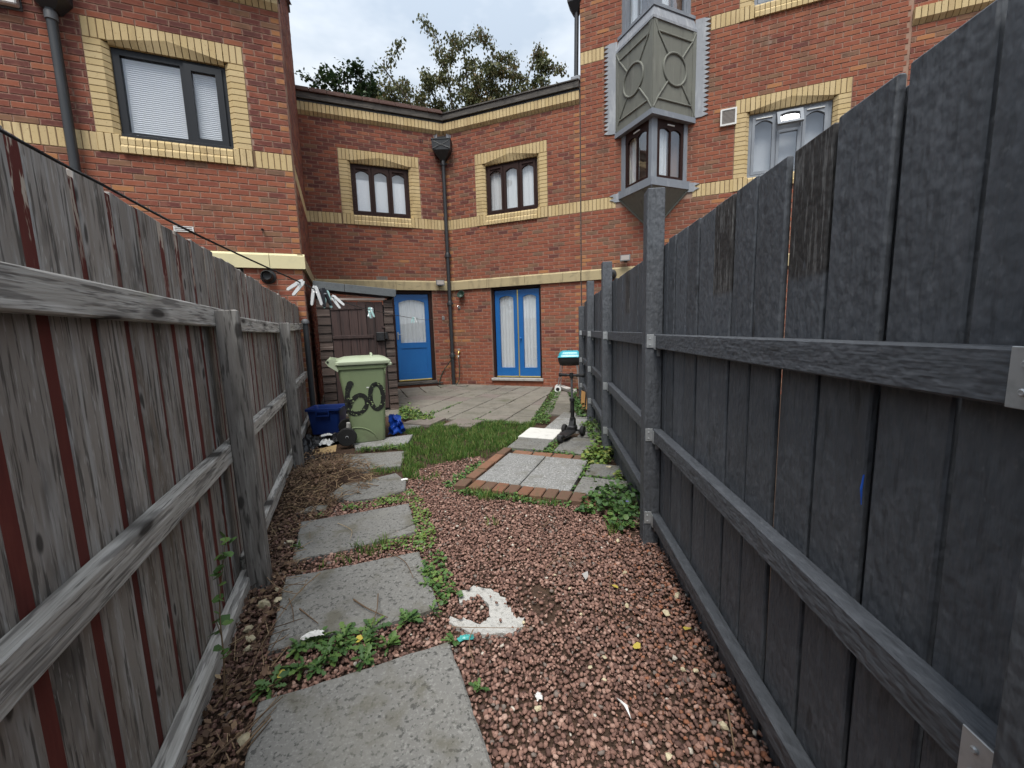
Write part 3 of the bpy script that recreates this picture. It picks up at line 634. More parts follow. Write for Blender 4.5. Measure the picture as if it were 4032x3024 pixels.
# --- half-glazed blue door in the left wall
def door_frame(x0, x1, z0, z1, ang, fw=.075):
    mb = MB(); mb.plate([(x0, z0), (x0+fw, z0), (x0+fw, z1-fw), (x1-fw, z1-fw), (x1-fw, z0), (x1, z0), (x1, z1), (x0, z1)], [], .06, .17)
    return mb.build('door_frame', M['brown'], house, (0,0,0), (0,0,ang))
door_frame(*Ldoor, .20, 2.285, TL, .075)
dx0, dx1, dz0, dz1 = -1.275, -.520, .235, 2.195
g0, g1 = dx0+.09, dx1-.09
mb = MB(); mb.plate(rect(dx0, dx1, dz0, dz1), [bell(g0, g1, 1.11, 2.075, .06), rect(g0, g1, .42, .985)], .10, .145)
d1 = mb.build('door', M['blue'], house, (0,0,0), (0,0,TL))
MB().box(g0-.01, g1+.01, .118, .122, 1.10, 2.08).build('pane', M['glass'], d1)
MB().box(g0-.01, g1+.01, .112, .135, .41, .995).build('panel', M['blue'], d1)
mb = MB(); wavy(mb, g0-.03, g1+.03, 1.08, 2.10, .150, .010, 6); mb.build('net_curtain', M['net'], d1)
MB().box(dx0, dx1, .082, .10, dz0, dz0+.03, bv=.003).build('weather_bar', M['brass'], d1)
mb = MB(); mb.box(dx0+.018, dx0+.052, .090, .100, 1.19, 1.36, bv=.003); mb.tube([(dx0+.035, .10, 1.31), (dx0+.035, .045, 1.31), (dx0+.13, .045, 1.285)], .009, 8); mb.build('handle', M['steel'], d1)
MB().quad((Ldoor[0], .255, 0), (Ldoor[1], .255, 0), (Ldoor[1], .255, 2.3), (Ldoor[0], .255, 2.3)).build('hall_backdrop', M['room'], d1)
MB().box(Ldoor[0]-.03, Ldoor[1]+.02, -.045, .18, .165, .215, bv=.006).build('door_sill', M['fascia'], house, (0,0,0), (0,0,TL))
MB().box(Ldoor[0], Ldoor[1], -.006, .20, .0, .155).build('door_step', M['brick'], house, (0,0,0), (0,0,TL))
# --- blue french doors in the right wall
door_frame(*Rdoor, .20, 2.285, TR, .055)
xm = 1.612
for (a, b, sgn) in ((1.070, xm-.006, 1), (xm+.006, 2.122, -1)):
    c0, c1 = (a+.105, b-.095) if sgn > 0 else (a+.115, b-.085)
    mb = MB(); mb.plate(rect(a, b, .29, 2.205), [bell(c0, c1, .485, 2.085, .045)], .09, .135)
    d2 = mb.build('door', M['blue'], house, (0,0,0), (0,0,TR))
    MB().box(c0-.01, c1+.01, .108, .112, .475, 2.09).build('pane', M['glass'], d2)
    mb = MB(); wavy(mb, c0-.03, c1+.03, .47, 2.11, .142, .011, 5); mb.build('net_curtain', M['net'], d2)
    MB().box(a, b, .070, .09, .272, .296, bv=.003).build('weather_bar', M['brass'], d2)
    if sgn < 0:
        mb = MB(); mb.lathe([(.020, 0), (.020, .006), (.009, .010), (.009, .03), (.022, .036), (.024, .048), (.012, .056)], 16, Matrix.Translation((a+.055, .09, 1.14)) @ Matrix.Rotation(R_(90), 4, 'X')); mb.build('door_knob', M['blue'], d2, smooth=True)
        MB().box(a-.016, a+.010, .078, .09, .30, 2.205, bv=.003).build('meeting_bar', M['brass'], d2)
MB().quad((Rdoor[0], .255, 0), (Rdoor[1], .255, 0), (Rdoor[1], .255, 2.3), (Rdoor[0], .255, 2.3)).build('room_backdrop', M['room'], house, (0,0,0), (0,0,TR))
MB().box(Rdoor[0]-.03, Rdoor[1]+.03, -.05, .16, .200, .255, bv=.006).build('door_sill', M['whitegrey'], house, (0,0,0), (0,0,TR))
MB().box(Rdoor[0], Rdoor[1], -.004, .20, .0, .195).build('door_step', M['brick'], house, (0,0,0), (0,0,TR))
# air brick in the left wall
mb = MB(); mb.plate(rect(-1.62, -1.40, 2.498, 2.562), [rect(-1.612+i*.052, -1.612+i*.052+.044, 2.508+j*.026, 2.508+j*.026+.018) for i in range(4) for j in range(2)], -.004, .02); mb.box(-1.62, -1.40, .02, .03, 2.498, 2.562)
mb.build('air_brick', M['plaque'], house, (0,0,0), (0,0,TL))
# wall fixings beside the hopper
for dx in (-.51, -.46):
    MB().tube([Vector(rotz((0,0), TL, dx, .01, 5.50)), Vector(rotz((0,0), TL, dx-.02, -.05, 5.42))], .007, 6).build('iron_peg', M['blackpl'], house)
# ------------------------------------------------------------------ downpipe in the corner, with its hopper
bis = Vector((0, -1, 0))
dp = thing('downpipe', 'black cast downpipe with square hopper in the corner of the brick house', 'downpipe', CN+Vector((-.02, -.10, 0)))
mb = MB(); mb.tube([(0, 0, .02), (0, 0, 5.08)], .042, 14); mb.build('pipe', M['pipe'], dp, smooth=False, auto=40)
for z in (5.02, 3.05, 1.98, .78):
    MB().lathe([(.042, -.05), (.053, -.045), (.053, .045), (.047, .055), (.042, .055)], 16, Matrix.Translation((0, 0, z))).build('collar', M['pipe'], dp, auto=40)
    MB().box(-.075, .075, .02, .05, z-.02, z+.02, bv=.004).build('bracket', M['pipe'], dp)
def frust(mb, w0, d0, z0, w1, d1, z1, yb=0.):
    vs = [(-w0, yb-d0, z0), (w0, yb-d0, z0), (w0, yb, z0), (-w0, yb, z0), (-w1, yb-d1, z1), (w1, yb-d1, z1), (w1, yb, z1), (-w1, yb, z1)]
    mb.add(vs, [(3,2,1,0), (4,5,6,7), (0,1,5,4), (1,2,6,5), (2,3,7,6), (3,0,4,7)])
mb = MB(); frust(mb, .05, .11, 5.08, .19, .26, 5.24, .08); frust(mb, .19, .26, 5.241, .205, .275, 5.44, .08)
for (a, b) in (((-.185, 5.425), (0, 5.33)), ((0, 5.33), (.185, 5.425)), ((-.185, 5.26), (0, 5.34)), ((0, 5.34), (.185, 5.26))):
    mb.tube([(a[0], -.190, a[1]), (b[0], -.190, b[1])], .007, 5)
mb.box(-.215, .215, -.205, .08, 5.44, 5.462, bv=.004)
mb.build('hopper', M['pipe'], dp)
for sx in (-1, 1):
    mb = MB(); mb.ext([(sx*.10, -.03, 5.47), (sx*.10, -.03, 5.62), (sx*.25, .05, 5.60), (sx*.17, .03, 5.55), (sx*.24, .05, 5.50)], (0, .012, 0)); mb.build('lead_flashing', M['lead'], dp)
MB().box(-.10, .10, -.0, .03, 5.47, 5.585).build('outlet', M['darkroom'], dp)
# ------------------------------------------------------------------ small things fixed to the corner house
def floodlight(name, label, p, ang, z, size=1., body='greypl'):
    t = thing(name, label, 'lamp', (p[0], p[1], z), ang)
    mb = MB(); mb.box(-.03, .03, -.06, 0, -.03, .03, bv=.004); mb.tube([(0, -.05, 0), (0, -.09, .02)], .02, 8); mb.build('wall_mount', M['blackpl'], t)
    mb = MB(); mb.add([(-.085, -.10, -.05), (.085, -.10, -.05), (.085, -.10, .06), (-.085, -.10, .06), (-.055, -.03, -.03), (.055, -.03, -.03), (.055, -.03, .05), (-.055, -.03, .05)], [(0,1,2,3), (5,4,7,6), (1,0,4,5), (3,2,6,7), (2,1,5,6), (0,3,7,4)])
    mb.box(-.095, .095, -.115, -.10, -.06, .07, bv=.004); mb.xf(Matrix.Rotation(R_(-18), 4, 'X')).build('lamp_body', M[body], t)
    MB().box(-.075, .075, -.120, -.116, -.042, .052).xf(Matrix.Rotation(R_(-18), 4, 'X')).build('lens', M['plaque'], t)
    return t
p = rotz(CN, TL, -.265, -.04); floodlight('floodlight', 'small dark floodlight on the stone band just left of the corner downpipe', p, TL, 2.40)
t = thing('wall_bowl', 'dark round bowl shaped bracket on the brick right of the downpipe', 'bracket', rotz(CN, TR, .30, -.0, 2.14), TR)
mb = MB(); mb.lathe([(.001, 0), (.055, .012), (.085, .05), (.09, .085), (.084, .085), (.05, .03), (.001, .02)], 20, Matrix.Rotation(R_(62), 4, 'X') @ Matrix.Rotation(R_(0), 4, 'Y')); mb.xf(Matrix.Translation((0, -.02, 0))); mb.build('bowl', M['hose'], t, auto=50)
for (a, x, z, lab) in ((TR, .20, 1.88, 'small metal line hook on the brick right of the downpipe'), (TL, -.21, 1.655, 'small metal line hook on the brick left of the downpipe')):
    t = thing('wall_hook', lab, 'hook', rotz(CN, a, x, 0, z), a)
    mb = MB(); mb.box(-.03, .03, -.012, 0, -.04, .04, bv=.004); mb.tube([(0, 0, 0), (0, -.05, -.01), (0, -.07, .02), (0, -.055, .045)], .008, 6); mb.build('hook', M['steel'], t)
t = thing('garden_tap', 'brass garden tap on the brick right of the downpipe', 'tap', rotz(CN, TR, .17, 0, .86), TR)
mb = MB(); mb.tube([(0, 0, 0), (0, -.07, 0), (0, -.09, -.03), (0, -.09, -.08)], [.014, .014, .013, .012], 10); mb.build('spout', M['brass'], t)
mb = MB(); mb.tube([(0, -.05, .01), (0, -.05, .06)], .008, 8); mb.box(-.035, .035, -.06, -.04, .055, .07, bv=.004); mb.build('handle', M['whitegrey'], t)
mb = MB(); mb.tube([(0, -.09, -.075), (0, -.09, -.12)], .016, 8); mb.build('hose_connector', M['white'], t)
mb = MB(); q = lambda x, y, z: Vector(rotz(CN, TR, x, y, z))
pts = [q(.17, -.09, .74), q(.20, -.12, .45), q(.18, -.14, .2), q(.14, -.20, .10), q(.25, -.35, .088), q(.42, -.38, .088), q(.48, -.28, .088), q(.36, -.18, .088), q(.10, -.16, .09), q(-.12, -.22, .09), q(-.25, -.30, .12), q(-.22, -.22, .35), q(-.10, -.16, .55), q(.10, -.12, .80)]
def smooth_path(P, n=8):
    P = [Vector(p) for p in P]; o = []
    for i in range(len(P)-1):
        a, b, c, d = P[max(i-1, 0)], P[i], P[i+1], P[min(i+2, len(P)-1)]
        for k in range(n):
            t = k/n; o.append(.5*((2*b)+(c-a)*t+(2*a-5*b+4*c-d)*t*t+(3*b-a-3*c+d)*t**3))
    return o+[P[-1]]
mb.tube(smooth_path(pts), .010, 7); tag(mb.build('garden_hose', M['hose'], auto=60), 'thin green garden hose looped on the patio below the tap', 'hose')
mb = MB(); mb.tube([Vector(rotz(CN, TL, -1.45, -.03, .155)), Vector(rotz(CN, TL, -.30, -.03, .15))], .014, 7); tag(mb.build('waste_pipe', M['blackpl'], auto=60), 'thin black pipe along the foot of the wall under the single blue door', 'pipe')

# ================================================================== the tall building on the right
tall = thing('apartment_building', 'tall red brick building with angular grey bay window on the right', 'building', CN)
WT = Wall(CN, TR); x0, x1 = rw+.016, 9.9
OR = 4.41
win1, win2, win3 = (5.962, 7.140), (5.962, 7.140), (8.75, 9.6)
cuts = [(OR-.90, OR+.90, 4.96, Z['u1']), (OR-.60, OR+.60, 3.0, 9)]
WT.red(x0, x1, .03, Z['s0'], [], quoin=1)
WT.red(x0, x1, Z['s1'], Z['y0'], [], quoin=1)
WT.red(x0, x1, Z['y1'], Z['u0'], [(win1[0]-.225, win1[1]+.225, Z['y1'], Z['lt']), (8.02, 8.04, 0, 9), (OR-.58, OR+.58, 3.8, 9)], lambda x, z: .03, quoin=1)
WT.red(x0, x1, Z['u1'], 9.163, [(win2[0]-.225, win2[1]+.225, 0, 8.0), (8.02, 8.04, 0, 9.2), (OR-.58, OR+.58, 3.8, 7.7)], lambda x, z: .03, quoin=1)
WT.soldiers(x0, x1, Z['y0'], Z['y1'], skip=[(win1[0]-.225, win1[1]+.225), (OR-.70, OR+.70)])
WT.soldiers(x0, 8.02, Z['u0'], Z['u1'], skip=[(win2[0]-.225, win2[1]+.225), (OR-.88, OR+.88)])
WT.soldiers(8.04, x1, 5.638, 5.863, canted=True)
WT.surround(*win1)
W2 = Wall(CN, TR); W2.surround(*win2)
for (k, key, fn, (px, py, pz), d) in W2.P: WT.put(k, key, fn, px, py, pz+Z['u0']-Z['y0'], .07, .2)
# where the far band crosses the brickwork, take those bricks out
WT.P = [p for p in WT.P if not (p[0] == 'brick' and p[3][0] > 8.0 and 5.60 < p[3][2] < 5.86)]
WT.wz = (0, Z['u0']-Z['y0'])
oT = WT.mortar('wall', x0, x1, -.3, 9.2, [(win1[0]-.06, win1[1]+.06, 3.80, 5.02), (win2[0]-.06, win2[1]+.06, 6.495, 7.715)], tall, (0,0,0), TR)
lay([(WT, oT)])
WT.band_stone(x0, x1, M['stone'], oT)
# the end wall above the corner house, roof edge
mb = MB(); mb.box(x0, x0+.25, .26, 7, -.3, 9.2); mb.box(x0+.25, x1, 6.8, 7, -.3, 9.2); mb.build('side_wall', M['brick'], tall, (0,0,0), (0,0,TR))
mb = MB(); mb.box(x0-.05, x1, -.25, 7.2, 9.2, 9.36, bv=.01); mb.build('roof', M['fascia'], tall, (0,0,0), (0,0,TR))
MB().box(x0-.014, x0-.002, -.004, .02, .05, 6.0).build('movement_joint', M['pipe'], tall, (0,0,0), (0,0,TR))
timber_window(tall, rotz((0,0), TR, sum(win1)/2, 0, 3.822), TR, win1[1]-win1[0], 1.041, M['greyframe'], 'none', vent=True)
timber_window(tall, rotz((0,0), TR, sum(win2)/2, 0, 3.822+Z['u0']-Z['y0']), TR, win2[1]-win2[0], 1.041, M['greyframe'], 'none')
# ------------------------------------------------------------------ the V-shaped oriel
ori = ob('oriel_bay', None, tall, rotz((0,0), TR, OR), (0,0,TR))
def faces(hw, p):
    L = math.hypot(hw, p); a = math.atan2(p, hw)
    return [((-hw, 0), -a, L), ((0, -p), a, L)]
PZ0, PZ1 = 4.965, 6.335
for (o2, a, L) in faces(.685, .68):
    mb = MB(); mb.box(0, L, 0, .03, PZ0, PZ1)
    pn = mb.build('panel', M['panel'], ori, (o2[0], o2[1], 0), (0, 0, a))
    mb = MB(); h = PZ1-PZ0; zc = (PZ0+PZ1)/2; xc = L/2
    mb.box(0, .085, -.012, 0, PZ0, PZ1, bv=.003); mb.box(L-.085, L, -.012, 0, PZ0, PZ1, bv=.003)
    ix0, ix1, iz0, iz1 = .10, L-.10, PZ0+.17, PZ1-.17; r = .255
    T = lambda A, B, w=.017: mb.tube([(A[0], -.004, A[1]), (B[0], -.004, B[1])], w, 8)
    T((ix0, iz0), (ix1, iz0)); T((ix0, iz1), (ix1, iz1))
    ring = [(xc+r*math.cos(t), -.004, zc+r*math.sin(t)) for t in [2*PI*i/40 for i in range(41)]]
    mb.tube(ring, .021, 8, cap=False)
    for sx in (-1, 1):
        for sz in (-1, 1):
            cx, cz = (ix1 if sx > 0 else ix0), (iz1 if sz > 0 else iz0); d = Vector((cx-xc, cz-zc)).normalized()
            T((xc+d.x*r, zc+d.y*r), (cx, cz)); T((cx, cz), (L-.02 if sx > 0 else .02, PZ1-.02 if sz > 0 else PZ0+.02))
    mb.build('moulding', M['panel'], ori, (o2[0], o2[1], 0), (0, 0, a), auto=50)
def vslab(hw, p, z0, z1, name, m, t=.0):
    mb = MB(); mb.ext([(-hw, .0, z0), (0, -p, z0), (hw, .0, z0)], (0, 0, z1-z0)); return mb.build(name, m, ori)
vslab(.705, .705, 4.875, 4.963, 'sill', M['greyframe']); vslab(.705, .71, PZ1, PZ1+.04, 'cap', M['lead'])
mb = MB(); mb.add([(-.70, 0, PZ1+.04), (0, -.70, PZ1+.04), (.70, 0, PZ1+.04), (-.63, 0, 6.56), (0, -.62, 6.56), (.63, 0, 6.56)], [(0,1,4,3), (1,2,5,4), (3,4,5)]); mb.build('lead_apron', M['lead'], ori)
vslab(.66, .65, 6.56, 6.61, 'sill', M['greyframe']); vslab(.64, .62, 3.765, 3.90, 'sill', M['greyframe'])
mb = MB(); mb.add([(-.615, 0, 3.765), (0, -.60, 3.765), (.615, 0, 3.765), (0, 0, 3.10)], [(1,0,3), (2,1,3), (0,2,3), (0,1,2)]); mb.build('base', M['panel'], ori)
for sx in (-1, 1):
    mb = MB(); mb.tube([(sx*.615, -.005, 3.765), (0, -.005, 3.10)], .018, 6); mb.build('base_trim', M['panel'], ori)
MB().tube([(0, -.605, 3.765), (0, -.01, 3.10)], .014, 6).build('base_trim', M['greyframe'], ori)
def vwindow(z0, z1, hw, p, fm, room):
    for (o2, a, L) in faces(hw, p):
        for (b0, b1) in ((0, .11), (L-.085, L)):
            MB().box(b0, b1, -.006, .05, z0, z1, bv=.004).build('corner_post', M['greyframe'], ori, (o2[0], o2[1], 0), (0, 0, a))
        c0, c1 = .115, L-.09; m = (c0+c1)/2
        mb = MB(); mb.plate(rect(c0, c1, z0, z1), [bell(c0+.055, m-.012, z0+.06, z1-.13, .05), bell(m+.012, c1-.055, z0+.06, z1-.13, .05)], .004, .05)
        mb.build('casement', fm, ori, (o2[0], o2[1], 0), (0, 0, a))
        MB().box(c0+.04, c1-.04, .025, .029, z0+.05, z1-.12).build('pane', M['glass'], ori, (o2[0], o2[1], 0), (0, 0, a))
        MB().box(m-.08, m+.08, -.012, .006, z1-.085, z1-.062, bv=.004).build('trickle_vent', M['white'], ori, (o2[0], o2[1], 0), (0, 0, a))
        mb = MB(); wavy(mb, .12, L*.50, z0, z1, .09, .008, 3); mb.build('curtain', M['net'], ori, (o2[0], o2[1], 0), (0, 0, a))
    mb = MB(); mb.quad((-hw, .1, z0), (hw, .1, z0), (hw, .1, z1), (-hw, .1, z1)); mb.build('room_backdrop', M['darkroom'], ori)
vwindow(3.90, 4.875, .575, .565, M['brown'], 1); vwindow(6.61, 7.60, .575, .565, M['greyframe'], 1)
vslab(.66, .66, 7.60, 7.72, 'cap', M['lead'])
# lead flashing with a saw-tooth edge
for sx in (-1, 1):
    z0, z1 = 4.96, 6.54; n = 21; pts = [(.66, z0), (.80, z0)]
    for i in range(n):
        za = z0+(z1-z0)*i/n; zb = z0+(z1-z0)*(i+1)/n; pts += [(.815, za+.005), (.905, (za+zb)/2-.01)]
    pts += [(.80, z1), (.66, z1)]
    if sx < 0: pts = [(-a, b) for (a, b) in pts][::-1]
    mb = MB(); mb.plate(pts, [], -.016, -.004); mb.build('lead_flashing', M['lead'], ori)
    pts = [(.56, 3.78), (.70, 3.78), (.72, 3.80), (.80, 3.83), (.72, 3.85), (.72, 3.88), (.80, 3.905), (.72, 3.93), (.56, 3.95)]
    pts = [(a, b-.06) for a, b in pts]
    if sx < 0: pts = [(-a, b) for (a, b) in pts][::-1]
    mb = MB(); mb.plate(pts, [], -.014, -.004); mb.build('lead_flashing', M['lead'], ori)
# ------------------------------------------------------------------ fittings on the tall building
t = thing('extractor_vent', 'square cream extractor grille on the brick beside the grey window', 'vent', rotz(CN, TR, 5.63, 0, 4.86), TR)
mb = MB(); mb.plate(rect(-.125, .125, -.135, .135), [rect(-.10, .10, -.11, .11)], -.045, 0); mb.build('cover', M['white'], t)
for i in range(11): MB().box(-.10, .10, -.038, -.026, -.104+i*.0195, -.104+i*.0195+.011).build('louvre', M['plaque'], t)
MB().box(-.10, .10, -.02, -.002, -.11, .11).build('backing', M['darkroom'], t)
p = rotz(CN, TR, 3.93, -.04); floodlight('floodlight', 'small floodlight with pale lens above the stone band of the tall building', p, TR, 2.60)
t = thing('flue', 'round black boiler flue on the stone band behind the dark fence', 'flue', rotz(CN, TR, 3.66, -.04, 2.36), TR)
mb = MB(); mb.lathe([(.10, 0), (.10, .02), (.065, .03), (.065, .16), (.05, .165), (.045, .12), (.01, .11)], 20, Matrix.Rotation(R_(90), 4, 'X')); mb.build('terminal', M['blackpl'], t, auto=50)
t = thing('downpipe', 'black downpipe with hopper on the end of the tall building above the low roof', 'downpipe', rotz(CN, TR, x0-.10, .10, 0), TR)
mb = MB(); mb.tube([(0, 0, 6.16), (-.0, 0, 6.26), (.02, 0, 7.30)], .042, 12); mb.build('pipe', M['pipe'], t, auto=40)
mb = MB(); frust(mb, .05, .11, 7.30, .13, .22, 7.45, .08); frust(mb, .13, .22, 7.451, .145, .235, 7.75, .08); mb.build('hopper', M['pipe'], t)
MB().box(-.09, .09, -.09, .09, 6.075, 6.17, bv=.01).build('shoe', M['lead'], t)

# ================================================================== the house on the left
lhouse = thing('brick_house', 'red brick house at the left with a dark framed window and cream stone band', 'house', CA)
WA = Wall(CA, TA); ax0 = -4.4
Awin = (-1.870, -.697)
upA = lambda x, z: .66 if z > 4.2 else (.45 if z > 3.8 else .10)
WA.red(ax0, 0, .03, Z['s0'], [(-1.75, -.735, 0, 2.29)], lambda x, z: .03, quoin=1)
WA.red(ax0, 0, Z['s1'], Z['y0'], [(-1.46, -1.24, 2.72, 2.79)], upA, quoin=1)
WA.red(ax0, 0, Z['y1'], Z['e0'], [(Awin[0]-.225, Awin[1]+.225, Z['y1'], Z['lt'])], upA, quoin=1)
WA.soldiers(ax0, 0, Z['y0'], Z['y1'], skip=[(Awin[0]-.225, Awin[1]+.225)]); WA.soldiers(ax0, 0, Z['e0'], Z['e1'], canted=True)
WA.surround(*Awin)
sd = Vector((-4.03, 8.525, 0))-CA; TS = math.atan2(sd.y, sd.x); SL = sd.length
WS = Wall(CA, TS)
WS.red(.0, SL, .03, Z['s0'], [], lambda x, z: .5); WS.red(.0, SL, Z['s1'], Z['y0'], [], lambda x, z: .5); WS.red(.0, SL, Z['y1'], 7.413, [], lambda x, z: .7)
WS.soldiers(.0, SL, Z['y0'], Z['y1'])
oA = WA.mortar('wall', ax0, -.0, -.3, 6.0, [(Awin[0]-.06, Awin[1]+.06, 3.80, 5.02), (-1.75, -.735, .1, 2.28)], lhouse, (0,0,0), TA)
oS = WS.mortar('wall', .035, SL, -.3, 7.45, [], lhouse, (0,0,0), TS)
lay([(WA, oA), (WS, oS)])
WA.band_stone(ax0, .045, M['cream'], oA, 1.3); WS.band_stone(-.035, SL, M['stone'], oS, 1.1)
mb = MB(); mb.box(ax0, .02, -.16, .2, Z['e1']+.01, Z['e1']+.15, bv=.01); mb.build('fascia', M['fascia'], lhouse, (0,0,0), (0,0,TA))
mb = MB(); mb.tube([(ax0, -.22, Z['e1']+.10), (.06, -.22, Z['e1']+.10)], .055, 10); mb.build('gutter', M['pipe'], lhouse, (0,0,0), (0,0,TA), auto=40)
mb = MB(); mb.add([(ax0, -.2, 6.02), (.05, -.2, 6.02), (.05, 2.6, 7.5), (ax0, 2.6, 7.5), (ax0, -.2, 5.99), (.05, -.2, 5.99)], [(0,1,2,3), (4,5,1,0)]); mb.build('roof', M['tile'], lhouse, (0,0,0), (0,0,TA))
mb = MB(); mb.box(0, SL, -.03, .05, 7.42, 7.52, bv=.005); mb.build('bargeboard', M['fascia'], lhouse, (0,0,0), (0,0,TS))
mb = MB(); w, h = Awin[1]-Awin[0], 1.041; xm = -w/2+.60*w
mb.plate(rect(-w/2, w/2, 0, h), [rect(-w/2+.075, xm-.03, .085, h-.075), rect(xm+.03, w/2-.055, .055, h-.055)], .075, .15); mb.box(-w/2, w/2, .045, .075, 0, .05, bv=.004)
aw = mb.build('window', M['blackframe'], lhouse, rotz((0,0), TA, sum(Awin)/2, 0, 3.822), (0,0,TA))
MB().plate(rect(xm+.015, w/2-.045, .035, h-.045), [rect(xm+.09, w/2-.12, .11, h-.12)], .052, .074).build('casement', M['blackframe'], aw)
MB().box(-w/2+.06, xm-.02, .105, .109, .07, h-.06).build('pane', M['glass'], aw); MB().box(xm+.07, w/2-.10, .085, .089, .09, h-.10).build('pane', M['glass'], aw)
slat = {}
for (a, b) in ((-w/2+.10, xm-.035), (xm+.10, w/2-.10)):
    mb = MB(); mb.box(a, b, -.0125, .0125, -.0012, .0012); me = mb.mesh('blind_slat'); me.materials.append(M['blind'])
    for i in range(36): ob('blind_slat', me, aw, (0, .140, .10+i*.0243), (R_(62), 0, 0))
mb = MB(); mb.quad((-w/2, .175, 0), (w/2, .175, 0), (w/2, .175, h), (-w/2, .175, h)); mb.build('room_backdrop', M['blind'], aw)
mb = MB(); mb.plate(rect(-1.75, -.735, .12, 2.275), [rect(-1.70, -.80, .2, 2.2)], .06, .15); dd = mb.build('door_frame', M['blackframe'], lhouse, (0,0,0), (0,0,TA))
MB().box(-1.70, -.80, .10, .12, .2, 2.2).build('door_leaf', M['darkroom'], dd)
# fittings on the left house
t = thing('air_vent', 'white slotted air vent in the brickwork of the left house', 'vent', rotz(CA, TA, -1.35, 0, 2.755), TA)
mb = MB(); mb.plate(rect(-.107, .107, -.035, .035), [rect(-.095, .095, -.024+i*.02, -.024+i*.02+.010) for i in range(3)], -.010, .02); mb.build('grille', M['white'], t); MB().box(-.10, .10, .021, .03, -.03, .03).build('backing', M['darkroom'], t)
t = thing('flue', 'round black boiler flue below the cream band of the left house', 'flue', rotz(CA, TA, -.44, 0, 2.165), TA)
mb = MB(); mb.lathe([(.095, 0), (.10, .015), (.07, .03), (.07, .17), (.06, .18), (.05, .13), (.01, .12)], 22, Matrix.Rotation(R_(90), 4, 'X')); mb.build('terminal', M['blackpl'], t, auto=50)
t = thing('wall_spout', 'short black overflow spout in the brickwork above the cream band', 'pipe', rotz(CA, TA, -.45, 0, 2.81), TA)
MB().tube([(0, .0, 0), (0, -.06, -.01), (.01, -.10, -.03)], .014, 8).build('spout', M['blackpl'], t)
t = thing('alarm_box', 'pale boxed wall fitting at the top left of the left house', 'alarm', rotz(CA, TA, -2.78, 0, 5.13), TA)
MB().box(-.20, .20, -.09, -.012, -.09, .16, bv=.012).build('cover', M['white'], t); MB().box(-.21, .21, -.012, 0, -.11, .17, bv=.004).build('back_plate', M['greypl'], t)
t = thing('downpipe', 'dark grey downpipe with hopper left of the dark framed window', 'downpipe', rotz(CA, TA, -2.30, -.09, 0), TA)
mb = MB(); mb.tube([(0, 0, .05), (0, 0, 5.05)], .048, 14); mb.build('pipe', M['pipe'], t, auto=40)
for z in (4.98, 2.9, 1.2): MB().lathe([(.048, -.045), (.058, -.04), (.058, .04), (.052, .05), (.048, .05)], 16, Matrix.Translation((0, 0, z))).build('collar', M['greypl'] if z > 4 else M['pipe'], t, auto=40)
mb = MB(); frust(mb, .06, .12, 5.05, .17, .24, 5.17, .09); frust(mb, .17, .24, 5.171, .185, .255, 5.50, .09); mb.build('hopper', M['pipe'], t)
# ================================================================== the ground
mb = MB(); ys = [-80, -3, 3, 9.5, 260]
for i in range(4):
    a, b = ys[i], ys[i+1]; za, zb = gz(max(-3, min(9.5, a)))-.022, gz(max(-3, min(9.5, b)))-.022
    mb.quad((-250, a, za), (250, a, za), (250, b, zb), (-250, b, zb))
tag(mb.build('ground', M['soil']), kind='structure')

def slab_mesh(poly, th=.045, ins=.007, jit=.003, seg=.07, tone=0.):
    rd = random.Random(int(sum(p[0]*31+p[1]*17 for p in poly)*1000)); P = []
    n = len(poly)
    for i in range(n):
        a, b = Vector(poly[i]), Vector(poly[(i+1) % n]); k = max(1, int((b-a).length/seg))
        nrm = Vector((-(b-a).y, (b-a).x)).normalized()
        for j in range(k):
            P.append(a+(b-a)*(j/k)+nrm*(rd.uniform(-jit, jit) if j else rd.uniform(0, jit)))
    c = sum(P, Vector((0, 0)))/len(P); m = len(P)
    if sum(P[i].x*P[(i+1) % m].y-P[(i+1) % m].x*P[i].y for i in range(m)) < 0: P = P[::-1]
    mb = MB(); q = [p+(c-p).normalized()*ins*rd.uniform(.5, 1.5) for p in P]
    vs = [(p.x, p.y, -th) for p in P]+[(p.x, p.y, -.006) for p in P]+[(p.x, p.y, 0) for p in q]
    fs = [(i, (i+1) % m, m+(i+1) % m, m+i) for i in range(m)]+[(m+i, m+(i+1) % m, 2*m+(i+1) % m, 2*m+i) for i in range(m)]+[tuple(range(2*m, 3*m))]
    mb.add(vs, fs, tone); return mb
def slab(poly, parent, m, z=.012, name='paving_slab', tone=0., tilt=.008, **k):
    c = sum((Vector(p) for p in poly), Vector((0, 0)))/len(poly)
    return slab_mesh([(p[0]-c.x, p[1]-c.y) for p in poly], tone=tone, **k).build(name, m, parent, (c.x, c.y, gz(c.y)+z), (random.uniform(-tilt, tilt)+.012, random.uniform(-tilt, tilt), 0))
path = tag(ob('garden_path', None), kind='structure')
